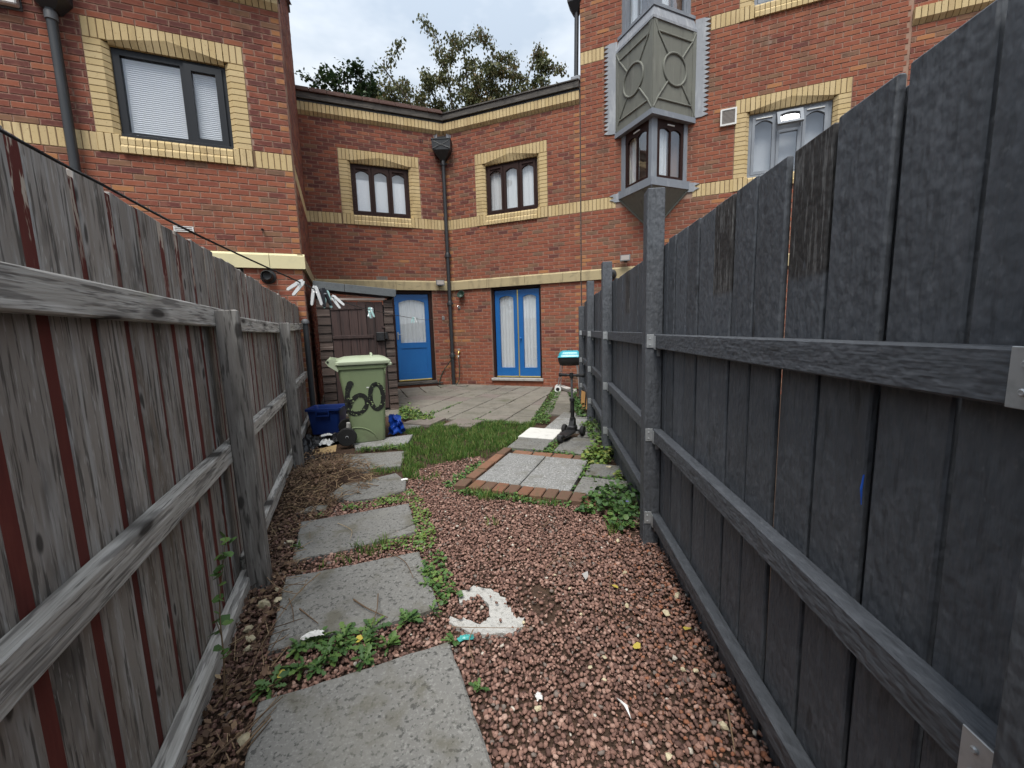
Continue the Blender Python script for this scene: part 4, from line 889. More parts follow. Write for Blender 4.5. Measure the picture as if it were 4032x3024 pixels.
PATH = [[(-.95,1.30), (-.30,1.555), (-.07,1.0), (-.72,.74)], [(-1.26,2.04), (-.585,2.262), (-.381,1.77), (-.60,1.68), (-1.055,1.535)],
        [(-1.505,2.678), (-.813,2.934), (-.700,2.62), (-.945,2.365), (-1.309,2.195)], [(-.692,2.600), (-.657,2.505), (-.925,2.372)],
        [(-1.52,3.13), (-1.50,3.36), (-1.29,3.47), (-1.10,3.60), (-.96,3.41), (-.91,3.20), (-1.07,3.07), (-1.29,3.03)],
        [(-1.82,4.22), (-1.18,4.28), (-1.11,3.81), (-1.44,3.72), (-1.78,3.94)], [(-1.95,4.74), (-1.273,4.975), (-1.235,4.53), (-1.80,4.46)],
        [(-1.64,5.28), (-1.30,5.34), (-1.22,5.74), (-1.58,5.66)], [(-1.62,2.83), (-1.42,2.88), (-1.45,2.98), (-1.58,2.95)]]
for i, p in enumerate(PATH): slab(p, path, M['paleslab'] if i == 6 else M['slab'], z=.016 if i < 7 else .012, jit=.004, seg=.05)
def RF(s, o): q = rotz(CN, TR, s, -o); return (q[0], q[1])
def LF(s, o): q = rotz(CN, TL, s, -o); return (q[0], q[1])
def clip(poly, f):
    """keep the part of a polygon where f(p) >= 0"""
    out = []
    for i in range(len(poly)):
        a, b = poly[i], poly[(i+1) % len(poly)]; fa, fb = f(a), f(b)
        if fa >= 0: out.append(a)
        if (fa >= 0) != (fb >= 0): t = fa/(fa-fb); out.append((a[0]+(b[0]-a[0])*t, a[1]+(b[1]-a[1])*t))
    return out
def area(p): return abs(sum(p[i][0]*p[(i+1) % len(p)][1]-p[(i+1) % len(p)][0]*p[i][1] for i in range(len(p))))/2
patio = tag(ob('patio', None), kind='structure')
rows = [.015, .33, .75, 1.18, 1.60, 2.03, 2.46, 2.92, 3.35]; g = .009
ivyline = lambda p: (3.01-.176*(3.34-p[1]))-p[0]
for j in range(len(rows)-1):
    for i in range(-5, 5):
        a, b = 1.30+.43*i+(.0), 1.30+.43*(i+1); sh = 0
        pl = [(a+g, rows[j]+g), (b-g, rows[j]+g), (b-g, rows[j+1]-g), (a+g, rows[j+1]-g)]
        pl = clip(pl, lambda p: p[0]-.02); 
        if len(pl) > 2: pl = clip(pl, ivyline)
        if len(pl) < 3 or area(pl) < .006: continue
        slab([RF(*p) for p in pl], patio, M['patioslab'], z=.010+random.uniform(-.004, .004), tone=random.choice([0, .2, .4, .5, .6, .7, .9, .3]), jit=.002, seg=.2)
for j in range(7):                         # left part, laid square to the left wall
    for i in range(7):
        a, b = -.43*(i+1), -.43*i; r0, r1 = .02+.43*j, .02+.43*(j+1)
        pl = [LF(*p) for p in ((a+g, r0+g), (b-g, r0+g), (b-g, r1-g), (a+g, r1-g))]
        ux, uy = math.cos(TR), math.sin(TR)
        pl = clip(pl, lambda p: -((p[0]-CN.x)*ux+(p[1]-CN.y)*uy)+.008)
        if len(pl) < 3 or area(pl) < .006: continue
        slab(pl, patio, M['patioslab'], z=.010+random.uniform(-.004, .004), tone=random.choice([0, .2, .4, .5, .6, .9, 1]), jit=.002, seg=.2)
for (s0, s1, o0, o1) in ((1.27, 1.72, 3.37, 3.80), (1.90, 2.32, 3.37, 3.74)): slab([RF(s0, o0), RF(s1, o0), RF(s1, o1), RF(s0, o1)], patio, M['patioslab'], z=.03, tone=.68, jit=.003)
for k in range(5):
    o0 = .55+.43*k; e = 3.01-.176*(3.34-o0)+.12; slab([RF(e, o0), RF(e+.38, o0), RF(e+.45, o0+.41), RF(e+.07, o0+.41)], patio, M['patioslab'], tone=random.random(), jit=.003)
pave = tag(ob('side_paving', None), kind='structure')
for (s0, s1, o0, o1, m, z) in ((3.225,3.615,5.04,5.425,'paleslab',.03), (3.625,4.045,5.04,5.425,'paleslab',.03), (3.225,3.615,4.65,5.03,'paleslab',.03), (3.625,4.045,4.65,5.03,'paleslab',.028),
        (4.075,4.46,5.07,5.42,'slab',.024), (4.08,4.40,4.70,5.00,'slab',.02), (3.12,3.53,4.045,4.44,'slab',.024), (3.645,4.00,3.88,4.46,'slab',.024),
        (3.28,3.72,3.26,3.55,'paleslab',.022), (3.28,3.72,2.93,3.24,'paleslab',.022), (3.76,4.10,3.30,3.80,'slab',.02), (3.28,3.70,2.56,2.90,'slab',.02)):
    slab([RF(s0,o0), RF(s1,o0), RF(s1,o1), RF(s0,o1)], pave, M[m], z=z, jit=.002, seg=.1, tilt=.004)
slab([RF(3.10,3.60), RF(3.53,3.60), RF(3.53,4.035), RF(3.10,4.035)], pave, M['whiteslab'], z=.032, name='white_board', tilt=.004)
edg = thing('brick_edging', 'row of red bricks edging the pale square of paving beside the gravel', 'edging', (*RF(3.65, 5.5), 0))
eo = Vector(edg.location)
def ebrick(s0, s1, o0, o1, z=.034, rot=0.):
    c = ((s0+s1)/2, (o0+o1)/2); w, d = (s1-s0)/2, (o1-o0)/2; mb = MB(); mb.box(-w, w, -d, d, -.065, 0, tone=random.choice([0, .2, .4, .6, .8, 1]), bv=.006)
    x, y = RF(*c); mb.build('brick', M['edgebrick'], edg, (x-eo.x, y-eo.y, gz(y)+z+random.uniform(-.004, .004)), (random.uniform(-.02, .02), random.uniform(-.02, .02), TR+rot+random.uniform(-.03, .03)))
for i in range(10): ebrick(3.235+i*.106, 3.235+i*.106+.096, 5.437, 5.60)
ebrick(3.095, 3.20, 5.43, 5.60, rot=.12)
for i in range(4): ebrick(3.105, 3.20, 4.50+i*.225, 4.50+i*.225+.212)
for i in range(4): ebrick(3.24+i*.215, 3.24+i*.215+.2, 4.50, 4.62, z=.018)

# ================================================================== gravel
ICO_V = np.array([(0,1,1.618), (0,-1,1.618), (0,1,-1.618), (0,-1,-1.618), (1,1.618,0), (-1,1.618,0), (1,-1.618,0), (-1,-1.618,0), (1.618,0,1), (-1.618,0,1), (1.618,0,-1), (-1.618,0,-1)])/1.902
ICO_F = np.array([(0,1,8), (0,8,4), (0,4,5), (0,5,9), (0,9,1), (1,6,8), (8,6,10), (8,10,4), (4,10,2), (4,2,5), (5,2,11), (5,11,9), (9,11,7), (9,7,1), (1,7,6), (3,6,7), (3,10,6), (3,2,10), (3,11,2), (3,7,11)])
def rot_mats(n):
    q = rng.normal(size=(n, 4)); q /= np.linalg.norm(q, axis=1)[:, None]; w, x, y, z = q.T
    return np.stack([1-2*(y*y+z*z), 2*(x*y-z*w), 2*(x*z+y*w), 2*(x*y+z*w), 1-2*(x*x+z*z), 2*(y*z-x*w), 2*(x*z-y*w), 2*(y*z+x*w), 1-2*(x*x+y*y)], 1).reshape(n, 3, 3)
def pebbles(name, pts, size, tone, mat):
    n = len(pts); V = np.repeat(ICO_V[None], n, 0)*rng.uniform(.58, 1.28, (n, 12, 1)); cub = rng.random(n) < .55; V[cub] = np.clip(V[cub]*1.25, -.66, .66)*1.12*rng.uniform(.84, 1.12, (cub.sum(), 12, 1)); V *= (size[:, None]*np.stack([rng.uniform(.85, 1.35, n), rng.uniform(.7, 1.1, n), rng.uniform(.5, .85, n)], 1))[:, None, :]
    a = rng.uniform(0, 2*PI, n); t = rng.normal(0, .45, n)
    Rz = np.zeros((n, 3, 3)); Rz[:, 0, 0] = np.cos(a); Rz[:, 0, 1] = -np.sin(a); Rz[:, 1, 0] = np.sin(a); Rz[:, 1, 1] = np.cos(a); Rz[:, 2, 2] = 1
    Rx = np.zeros((n, 3, 3)); Rx[:, 0, 0] = 1; Rx[:, 1, 1] = np.cos(t); Rx[:, 1, 2] = -np.sin(t); Rx[:, 2, 1] = np.sin(t); Rx[:, 2, 2] = np.cos(t)
    V = np.einsum('nij,nkj->nki', np.einsum('nij,njk->nik', Rz, Rx), V)+pts[:, None, :]
    F = (ICO_F[None]+12*np.arange(n)[:, None, None]).reshape(-1, 3)
    return np_mesh(name, V.reshape(-1, 3), F, np.repeat(tone, 20), mat)
def grid_pts(x0, x1, y0, y1, pitch):
    gx, gy = np.meshgrid(np.arange(x0, x1, pitch), np.arange(y0, y1, pitch)); x, y = gx.ravel(), gy.ravel()
    return x+rng.uniform(-.55, .55, len(x))*pitch, y+rng.uniform(-.55, .55, len(x))*pitch
def gd(s, d): p = _nG*d+_dG*s; return (p.x, p.y)
def fd(s, d): p = _nF*d+_dF*s; return (p.x, p.y)
GR_MAIN = [gd(-.6, -.62), fd(-.6, .66), fd(2.75, .66), (.55, 2.80), (.10, 2.98), (-.48, 3.18), (-.95, 3.25), (-1.35, 3.05), gd(3.2, -.62)]
GR_PATCH = [(-.98,3.20), (-.94,3.70), (-.77,3.86), (-.54,4.00), (-.36,4.10), (-.29,3.92), (-.44,3.30), (-.48,3.12)]
CONC = [(-.312,1.907), (-.232,1.952), (-.138,1.923), (-.068,1.851), (-.038,1.753), (-.011,1.703), (.027,1.706), (.019,1.655), (-.028,1.608), (-.13,1.612), (-.203,1.623), (-.316,1.678), (-.32,1.725), (-.238,1.708), (-.173,1.672), (-.135,1.718), (-.15,1.8), (-.196,1.879), (-.293,1.817)]
x, y = grid_pts(-2.2, 1.0, -.6, 4.2, .0142)
keep = inpoly(x, y, GR_MAIN) | (inpoly(x, y, GR_PATCH) & (rng.random(len(x)) < .8))
for p in PATH: keep &= ~inpoly(x, y, p)
keep &= ~(inpoly(x, y, CONC) & (rng.random(len(x)) < .985))
dpath = (x*_nG.x+y*_nG.y)                   # distance from the left fence line
keep &= ~((dpath < -.22) & (y > 1.9) & (rng.random(len(x)) < .35)) & ~((dpath < -.30) & (rng.random(len(x)) < .25))
bare = np.sin(x*5.1+1)*np.sin(y*4.3)+.5*np.sin(x*13+y*7); keep &= ~((bare > 1.12) & (rng.random(len(x)) < .7))
x, y = x[keep], y[keep]; n = len(x)
orange = np.clip((x*_nF.x+y*_nF.y-.18)/.42, 0, 1)*np.clip((2.6-y)/.8, 0, 1)
tone = np.clip(rng.beta(1.5, 1.9, n)*.72, 0, .72); u = rng.random(n)
tone = np.where(u < .34*orange, rng.uniform(.74, .86, n), tone); tone = np.where(rng.random(n) < .035, .90, tone); tone = np.where(rng.random(n) < .006, .99, tone)
size = rng.uniform(.0045, .0122, n)*(1+.25*(rng.random(n) < .12))
z = gz(y)-.012+.024*inpoly(x, y, CONC)+rng.uniform(0, .016, n)+.006*np.sin(x*6)*np.sin(y*5)+.02*np.clip((x*_nF.x+y*_nF.y-.5)/.15, 0, 1)
tag(pebbles('gravel', np.stack([x, y, z], 1), size, tone, M['gravel']), 'dark red crushed stone gravel covering the ground between path and dark fence', 'gravel', kind='stuff')
# broken concrete
mb = MB(); c = Vector((-.15, 1.75)); P = []
for i in range(len(CONC)):
    a, b = Vector(CONC[i]), Vector(CONC[(i+1) % len(CONC)]); nn = Vector((-(b-a).y, (b-a).x)).normalized()
    for k in range(4): P.append(a+(b-a)*k/4+nn*random.uniform(-.008, .008))
tri = tessellate_polygon([[Vector((p.x, p.y, 0)) for p in P]]); m = len(P)
vs = [(p.x-c.x, p.y-c.y, -.03) for p in P]+[(p.x-c.x, p.y-c.y, random.uniform(-.0012, .0012)) for p in P]
fs = [(i, (i+1) % m, m+(i+1) % m, m+i) for i in range(m)]+[tuple(m+i for i in (t if (P[t[1]]-P[t[0]]).cross(P[t[2]]-P[t[0]]) > 0 else t[::-1])) for t in tri]
mb.add(vs, fs)
import bmesh
bm = bmesh.new(); me = mb.mesh('tmp'); bm.from_mesh(me); bmesh.ops.beautify_fill(bm, faces=[f for f in bm.faces if f.normal.z > .5], edges=[e for e in bm.edges if len(e.link_faces) == 2 and all(f.normal.z > .5 for f in e.link_faces)])
bmesh.ops.subdivide_edges(bm, edges=[e for e in bm.edges if e.calc_length() > .02 and all(f.normal.z > .5 for f in e.link_faces)], cuts=3)
bmesh.ops.triangulate(bm, faces=bm.faces[:])
for v in bm.verts:
    if v.co.z > -.02: v.co.z += random.uniform(-.0025, .0025)
mb = MB(); bm.verts.ensure_lookup_table(); mb.add([tuple(v.co) for v in bm.verts], [tuple(v.index for v in f.verts) for f in bm.faces]); bm.free()
tag(mb.build('concrete_patch', M['conc'], None, (c.x, c.y, gz(c.y)-.003)), 'pale curved patch of broken concrete showing through the red gravel', 'concrete')

# ================================================================== grass, weeds, litter
def blades(name, polys, dens, h, mat, w=.0030, tone=(0, .8), lean=.5, zoff=0., parent=None):
    X = []; Y = []
    for p in polys:
        xs = [q[0] for q in p]; yy = [q[1] for q in p]; k = int((max(xs)-min(xs))*(max(yy)-min(yy))*dens)
        a, b = rng.uniform(min(xs), max(xs), k), rng.uniform(min(yy), max(yy), k); s = inpoly(a, b, p); X.append(a[s]); Y.append(b[s])
    x, y = np.concatenate(X), np.concatenate(Y)
    cl = np.sin(x*17+3*np.sin(y*11))*np.sin(y*19+2*np.sin(x*7)); s = rng.random(len(x)) < np.clip(.52+.62*cl, .05, 1); x, y, cl = x[s], y[s], cl[s]; n = len(x)
    H = rng.uniform(h[0], h[1], n)*(1+.35*cl); a = rng.uniform(0, 2*PI, n); L = rng.uniform(.15, lean, n)*H; b = a+rng.normal(0, .8, n)
    dx, dy = np.cos(a), np.sin(a); wx, wy = -np.sin(b)*w, np.cos(b)*w; z0 = gz(y)+zoff-.01
    p0 = np.stack([x-wx, y-wy, z0], 1); p1 = np.stack([x+wx, y+wy, z0], 1)
    p2 = np.stack([x-wx*.8+dx*L*.3, y-wy*.8+dy*L*.3, z0+H*.6], 1); p3 = np.stack([x+wx*.8+dx*L*.3, y+wy*.8+dy*L*.3, z0+H*.6], 1); p4 = np.stack([x+dx*L, y+dy*L, z0+H], 1)
    V = np.stack([p0, p1, p2, p3, p4], 1).reshape(-1, 3); i = 5*np.arange(n)[:, None]
    F = np.concatenate([i+np.array([[0, 1, 3]]), i+np.array([[0, 3, 2]]), i+np.array([[2, 3, 4]])], 1).reshape(-1, 3)
    t = np.clip(rng.uniform(tone[0], tone[1], n)+.12*cl, 0, 1); t = np.where(rng.random(n) < .06, rng.uniform(.88, 1, n), t)
    return np_mesh(name, V, F, np.repeat(t, 3), mat, parent)
GRASS = [(-1.22,4.42), (-1.15,4.02), (-1.08,3.70), (-.98,3.46), (-.82,3.47), (-.93,3.72), (-.77,3.85), (-.54,3.99), (-.36,4.10), (-.30,3.98), (-.09,4.40), (.06,4.78), (.24,5.36), (-.14,5.60), (-.40,5.52), (-.76,5.42), (-1.10,5.30), (-1.25,5.38), (-1.56,5.22), (-1.30,5.02), (-1.24,4.9)]
tag(blades('lawn', [GRASS], 14000, (.020, .066), M['grass'], tone=(.02, .80)), 'small patch of green lawn between path and patio', 'grass', kind='stuff')
tufts = [[(-1.80,4.34), (-1.20,4.40), (-1.22,4.52), (-1.75,4.45)], [(-1.35,3.62), (-1.0,3.66), (-1.02,3.80), (-1.36,3.74)], [(-1.12,2.12), (-.82,2.26), (-.80,2.42), (-1.05,2.33)], [(-1.1,5.15), (-.9,5.3), (-.95,5.6), (-1.15,5.5)],
         [RF(2.9, 3.3), RF(3.09, 3.3), RF(3.09, 4.5), RF(3.03, 4.5)], [RF(3.3, 5.61), RF(4.0, 5.61), RF(4.0, 5.69), RF(3.2, 5.68)], [(-.30,3.0), (-.05,2.95), (.0,3.02), (-.28,3.1)], [(-.2,2.58), (-.12,2.58), (-.12,2.66), (-.2,2.66)], [(.58,2.40), (.70,2.44), (.70,2.56), (.60,2.52)], [(-.80,3.42), (-.66,3.44), (-.68,3.56), (-.84,3.54)]]
tag(blades('grass_tufts', tufts, 9000, (.025, .075), M['grass'], tone=(.1, .85), lean=.8), 'grass tufts growing in the joints between slabs', 'grass', kind='stuff')
LEAF = dict(kite=(np.array([(0,0,0), (.5,.36,.06), (1,0,.02), (.5,-.36,.06)]), np.array([(0, 1, 2), (0, 2, 3)])),
            round=(np.array([(0,0,0), (.18,.42,.08), (.62,.46,.08), (1,0,0), (.62,-.46,.08), (.18,-.42,.08), (.45,0,-.02)]), np.array([(0,1,6), (1,2,6), (2,3,6), (3,4,6), (4,5,6), (5,0,6)])),
            long=(np.array([(0,0,0), (.3,.10,.10), (.62,.15,.13), (.85,.10,.08), (1,0,0), (.85,-.10,.08), (.62,-.15,.13), (.3,-.10,.10), (.5,0,.10)]), np.array([(0,1,8), (1,2,8), (2,3,8), (3,4,8), (4,5,8), (5,6,8), (6,7,8), (7,0,8)])),
            lobed=(np.array([(0,0,0), (.22,.05,.06), (.30,.17,.10), (.40,.07,.10), (.52,.20,.13), (.62,.09,.12), (.78,.17,.10), (1,0,.02), (.78,-.17,.10), (.62,-.09,.12), (.52,-.20,.13), (.40,-.07,.10), (.30,-.17,.10), (.22,-.05,.06), (.5,0,.09)]), np.array([(i, (i+1) % 14, 14) for i in range(14)])))
def place_leaves(name, pos, size, az, pitch, roll, tone, mat, shape='kite', parent=None):
    T, F0 = LEAF[shape]; n = len(pos); k = len(T); V = T[None]*size[:, None, None]
    cr, sr = np.cos(roll)[:, None], np.sin(roll)[:, None]; x, y, z = V[..., 0], V[..., 1]*cr-V[..., 2]*sr, V[..., 1]*sr+V[..., 2]*cr
    cp, sp = np.cos(pitch)[:, None], np.sin(pitch)[:, None]; x, z = x*cp-z*sp, x*sp+z*cp
    ca, sa = np.cos(az)[:, None], np.sin(az)[:, None]; x, y = x*ca-y*sa, x*sa+y*ca
    V = np.stack([x, y, z], -1)+pos[:, None, :]
    F = (F0[None]+k*np.arange(n)[:, None, None]).reshape(-1, 3)
    return np_mesh(name, V.reshape(-1, 3), F, np.repeat(tone, len(F0)), mat, parent)
def rand_in(polys, dens):
    X = []; Y = []
    for p in polys:
        xs = [q[0] for q in p]; yy = [q[1] for q in p]; k = max(4, int((max(xs)-min(xs))*(max(yy)-min(yy))*dens))
        a, b = rng.uniform(min(xs), max(xs), k), rng.uniform(min(yy), max(yy), k); s = inpoly(a, b, p); X.append(a[s]); Y.append(b[s])
    return np.concatenate(X), np.concatenate(Y)
def cover(name, polys, dens, size, hmax, tone, mat, shape='round', label=None, cat=None, kind='stuff', clump=.3, parent=None, group=None):
    x, y = rand_in(polys, dens); cl = np.sin(x*14+2*np.sin(y*9))*np.sin(y*13+x*5); s = rng.random(len(x)) < np.clip(.7+clump*cl*1.6, .08, 1); x, y, cl = x[s], y[s], cl[s]; n = len(x)
    z = gz(y)+.004+hmax*rng.random(n)**1.3*np.clip(.75+.5*cl, .2, 1.3)
    t = np.clip(rng.uniform(tone[0], tone[1], n)+.1*cl, 0, 1)
    o = place_leaves(name, np.stack([x, y, z], 1), rng.uniform(*size, n), rng.uniform(0, 2*PI, n), rng.normal(.12, .35, n), rng.normal(0, .35, n), t, mat, shape, parent)
    return tag(o, label, cat, group, kind)
cover('clover', [[(-.97,3.10), (-.86,3.22), (-.72,3.0), (-.60,2.72), (-.50,2.35), (-.58,2.24), (-.66,2.48), (-.80,2.95)], [(-1.30,2.86), (-.85,2.98), (-.95,3.12), (-1.25,3.0)], [(-.82,2.28), (-.55,2.34), (-.62,2.48), (-.80,2.42)]], 5200, (.012, .024), .028, (.45, .82), M['leaf'], label='low pale green clover creeping along the path edge', cat='weeds')
cover('joint_weeds', [[RF(3.535,3.9), RF(3.64,3.9), RF(3.64,4.48), RF(3.535,4.48)], [RF(3.1,4.44), RF(4.0,4.45), RF(4.0,4.52), RF(3.1,4.50)], [RF(4.03,4.6), RF(4.10,4.6), RF(4.10,5.42), RF(4.04,5.42)], [RF(4.0,4.98), RF(4.45,4.98), RF(4.45,5.08), RF(4.0,5.06)], [RF(2.98,3.3), RF(3.24,3.25), RF(2.72,.5), RF(2.55,.5)], [RF(3.1,5.60), RF(4.1,5.60), RF(4.1,5.68), RF(3.1,5.70)],
     [RF(2.15,2.7), RF(2.18,2.7), RF(2.18,3.4), RF(2.15,3.4)], [RF(1.2,2.91), RF(1.5,2.91), RF(1.5,2.95), RF(1.2,2.95)], [RF(1.9,3.33), RF(3.0,3.33), RF(3.0,3.42), RF(1.9,3.42)], [RF(1.30,3.2), RF(1.34,3.2), RF(1.34,2.1), RF(1.30,2.1)],
     [(-1.72,4.36), (-1.2,4.42), (-1.22,4.5), (-1.7,4.46)], [(-.50,3.2), (-.28,3.85), (-.34,3.9), (-.62,3.3)], [(-.58,2.15), (-.38,1.78), (-.28,1.85), (-.45,2.25)]], 4800, (.014, .028), .03, (.1, .7), M['leaf'], label='small leafy weeds filling the joints of the paving', cat='weeds')
IVY = [('leafy dark green violets spilling over the gravel against the dark fence', [(.50,2.86), (.62,3.04), (.80,3.12), (.90,3.05), (.88,2.73), (.82,2.51), (.69,2.46), (.61,2.44), (.62,2.66), (.42,2.72)], 3000, (.024, .044), .16, (.05, .62)),
       ('bright yellow green ivy clump at the fence foot beyond the near dark post', [(.68,3.92), (.84,4.16), (1.00,4.19), (.98,3.86), (.89,3.67), (.72,3.67), (.66,3.80)], 3600, (.025, .044), .17, (.45, .98)),
       ('little yellow green sprig at the fence foot between two ivy clumps', [(.86,3.38), (.95,3.50), (.92,3.25), (.86,3.19)], 3600, (.022, .038), .11, (.5, .98)),
       ('low green weeds at the fence foot right of the scooter', [(.86,5.14), (1.02,5.42), (1.10,5.3), (1.06,4.7), (.95,4.35), (.88,4.55), (.90,4.79)], 2600, (.02, .036), .11, (.15, .8)),
       ('dark ivy at the far end of the fence beside the barbecue', [(1.04,5.6), (1.12,6.4), (1.20,7.6), (1.10,7.8), (1.04,7.2), (.98,6.4), (.92,5.7)], 2200, (.026, .042), .13, (.0, .55)),
       ('mixed green weeds at the shed corner by the patio edge', [(-1.86,6.62), (-1.75,6.0), (-1.48,5.72), (-1.15,5.74), (-1.18,5.93), (-1.50,6.2), (-1.70,6.62)], 2600, (.022, .04), .14, (.2, .92))]
for lab, poly, dens, sz, hm, tn in IVY:
    c = (sum(p[0] for p in poly)/len(poly), sum(p[1] for p in poly)/len(poly)); x, y = rand_in([poly], dens); n = len(x)
    ed = np.clip(np.minimum.reduce([np.hypot(x-(p[0]+q[0])/2, y-(p[1]+q[1])/2) for p, q in zip(poly, poly[1:]+poly[:1])])/.12, .25, 1)
    t = thing('ivy_clump', lab, 'plant', (*c, gz(c[1])))
    z = .006+hm*ed*rng.random(n)**.8*(.7+.5*np.sin(x*23)*np.sin(y*19)); cl = np.sin(x*31)*np.sin(y*27)
    o = place_leaves('foliage', np.stack([x-c[0], y-c[1], z], 1), rng.uniform(*sz, n), rng.uniform(0, 2*PI, n), rng.normal(.05, .4, n), rng.normal(0, .4, n), np.clip(rng.uniform(*tn, n)+.12*cl, 0, 1), M['leaf'], 'round', t)
    mb = MB()
    for k in range(min(40, n)): i = k*n//min(40, n); mb.tube([(x[i]-c[0]+random.uniform(-.03, .03), y[i]-c[1]+random.uniform(-.03, .03), -.01), (x[i]-c[0], y[i]-c[1], z[i])], .0015, 4, tone=.4)
    tag(mb.build('stems', M['twig'], t), kind='stuff')
t = thing('violet_flower', 'single small violet flower in the leaves by the near dark post', 'flower', (.75, 2.62, gz(2.6)))
mb = MB()
for k in range(5):
    a = 2*PI*k/5; mb.add([(0, 0, .12), (.014*math.cos(a-.5), .014*math.sin(a-.5), .128), (.024*math.cos(a), .024*math.sin(a), .124), (.014*math.cos(a+.5), .014*math.sin(a+.5), .128)], [(0, 1, 2, 3)])
mb.build('petals', M['flower'], t); MB().tube([(0, 0, 0), (.0, 0, .12)], .0015, 4).build('stem', M['hose'], t)
# dandelion rosettes between the two near slabs
DAND = [(-.93,1.54), (-.87,1.585), (-.78,1.49), (-.76,1.60), (-.66,1.645), (-.86,1.44), (-.80,1.44), (-.66,1.56), (-.56,1.54), (-.94,1.36), (-.51,1.685), (-.40,1.74), (-.15,1.33), (-.63,1.47), (-.75,1.53), (-.47,1.95), (-1.35,2.35), (-1.42,2.78), (-.52,2.05), (-.28,1.56), (-1.28,2.9)]
dl = ['under the white litter', 'left of the white litter', 'in the middle of the clump', 'just below the middle slab', 'below the twig on the middle slab', 'at the lower left of the clump', 'at the left edge of the near slab', 'right of the middle of the clump', 'beside bare gravel above the near slab', 'alone at the left corner of the near slab', 'under the right edge of the middle slab', 'at the right corner of the middle slab', 'by the right edge of the near slab', 'touching the near slab', 'hidden in the clump centre', 'right of the middle slab', 'beside the grey fence foot', 'left of the far slabs', 'right of the far end of the middle slab', 'at the tip of the near slab', 'between the third and fourth slabs']
for i, (dx, dy) in enumerate(DAND):
    big = i < 11 or i == 14 or i == 13; n = random.randint(13, 18) if big else random.randint(7, 10); L = .064 if big else .045
    t = tag(place_leaves('dandelion', np.stack([rng.normal(0, .006, n), rng.normal(0, .006, n), rng.uniform(.004, .014, n)], 1), rng.uniform(.65, 1.25, n)*L, rng.uniform(0, 2*PI, n), rng.normal(.22, .24, n), rng.normal(0, .35, n), rng.uniform(.10, .66, n), M['leaf'], 'lobed'),
        'green leafy dandelion '+dl[i], 'weed', 'dandelions in the gravel joints'); t.location = (dx, dy, gz(dy)+.004)
# dead leaves and twigs along the grey fence
LIT = [gd(.9, -.60), gd(1.2, -.36), gd(1.9, -.34), gd(2.6, -.33), gd(3.3, -.18), gd(4.3, -.05), gd(4.9, -.35), gd(5.0, -.62)]
x, y = rand_in([LIT], 2600); n = len(x); s = np.ones(n, bool)
for p in PATH: s &= ~inpoly(x, y, p)
x, y = x[s], y[s]; n = len(x)
heap = lambda x, y: .13*np.exp(-(((x+1.72)/.34)**2+((y-3.45)/.42)**2))+.05*np.exp(-(((x+2.15)/.3)**2+((y-4.3)/.35)**2))
tag(place_leaves('leaf_litter', np.stack([x, y, gz(y)+.004+rng.uniform(0, .02, n)+heap(x, y)*rng.uniform(.6, 1.05, n)], 1), rng.uniform(.014, .036, n), rng.uniform(0, 2*PI, n), rng.normal(0, .45, n), rng.normal(0, .6, n), np.clip(rng.beta(1.6, 2.6, n), 0, 1), M['deadleaf'], 'kite'), 'brown dead leaves lying along the foot of the grey fence', 'leaves', kind='stuff')
mb = MB(); 
HE = [(-2.15,4.25), (-1.65,4.15), (-1.28,3.72), (-1.22,3.20), (-1.45,2.85), (-1.75,2.80), (-2.0,3.6)]
hx, hy = rand_in([HE], 720)
for a, b in zip(hx, hy):
    L = random.uniform(.04, .17); t = random.uniform(0, PI); d = Vector((math.cos(t), math.sin(t), random.uniform(-.25, .3)))*L; p = Vector((a, b, gz(b)+.012+float(heap(np.array(a), np.array(b)))*random.uniform(.5, 1.15)))
    k = Vector((random.uniform(-.02, .02), random.uniform(-.02, .02), random.uniform(0, .015))); mb.tube([p-d*.5, p+k, p+d*.5], [.0028, .0024, .0012], 4, cap=False, tone=random.random()**1.3)
lx, ly = rand_in([LIT], 190)
for a, b in zip(lx, ly):
    L = random.uniform(.04, .16); t = random.uniform(0, PI); d = Vector((math.cos(t), math.sin(t), random.uniform(-.05, .12)))*L; p = Vector((a, b, gz(b)+.018)); mb.tube([p-d*.5, p+d*.5], [.0022, .0012], 4, cap=False, tone=random.random())
tag(mb.build('twig_heap', M['twig']), 'heap of dry brown twigs and prunings beside the grey fence', 'twigs', kind='stuff')

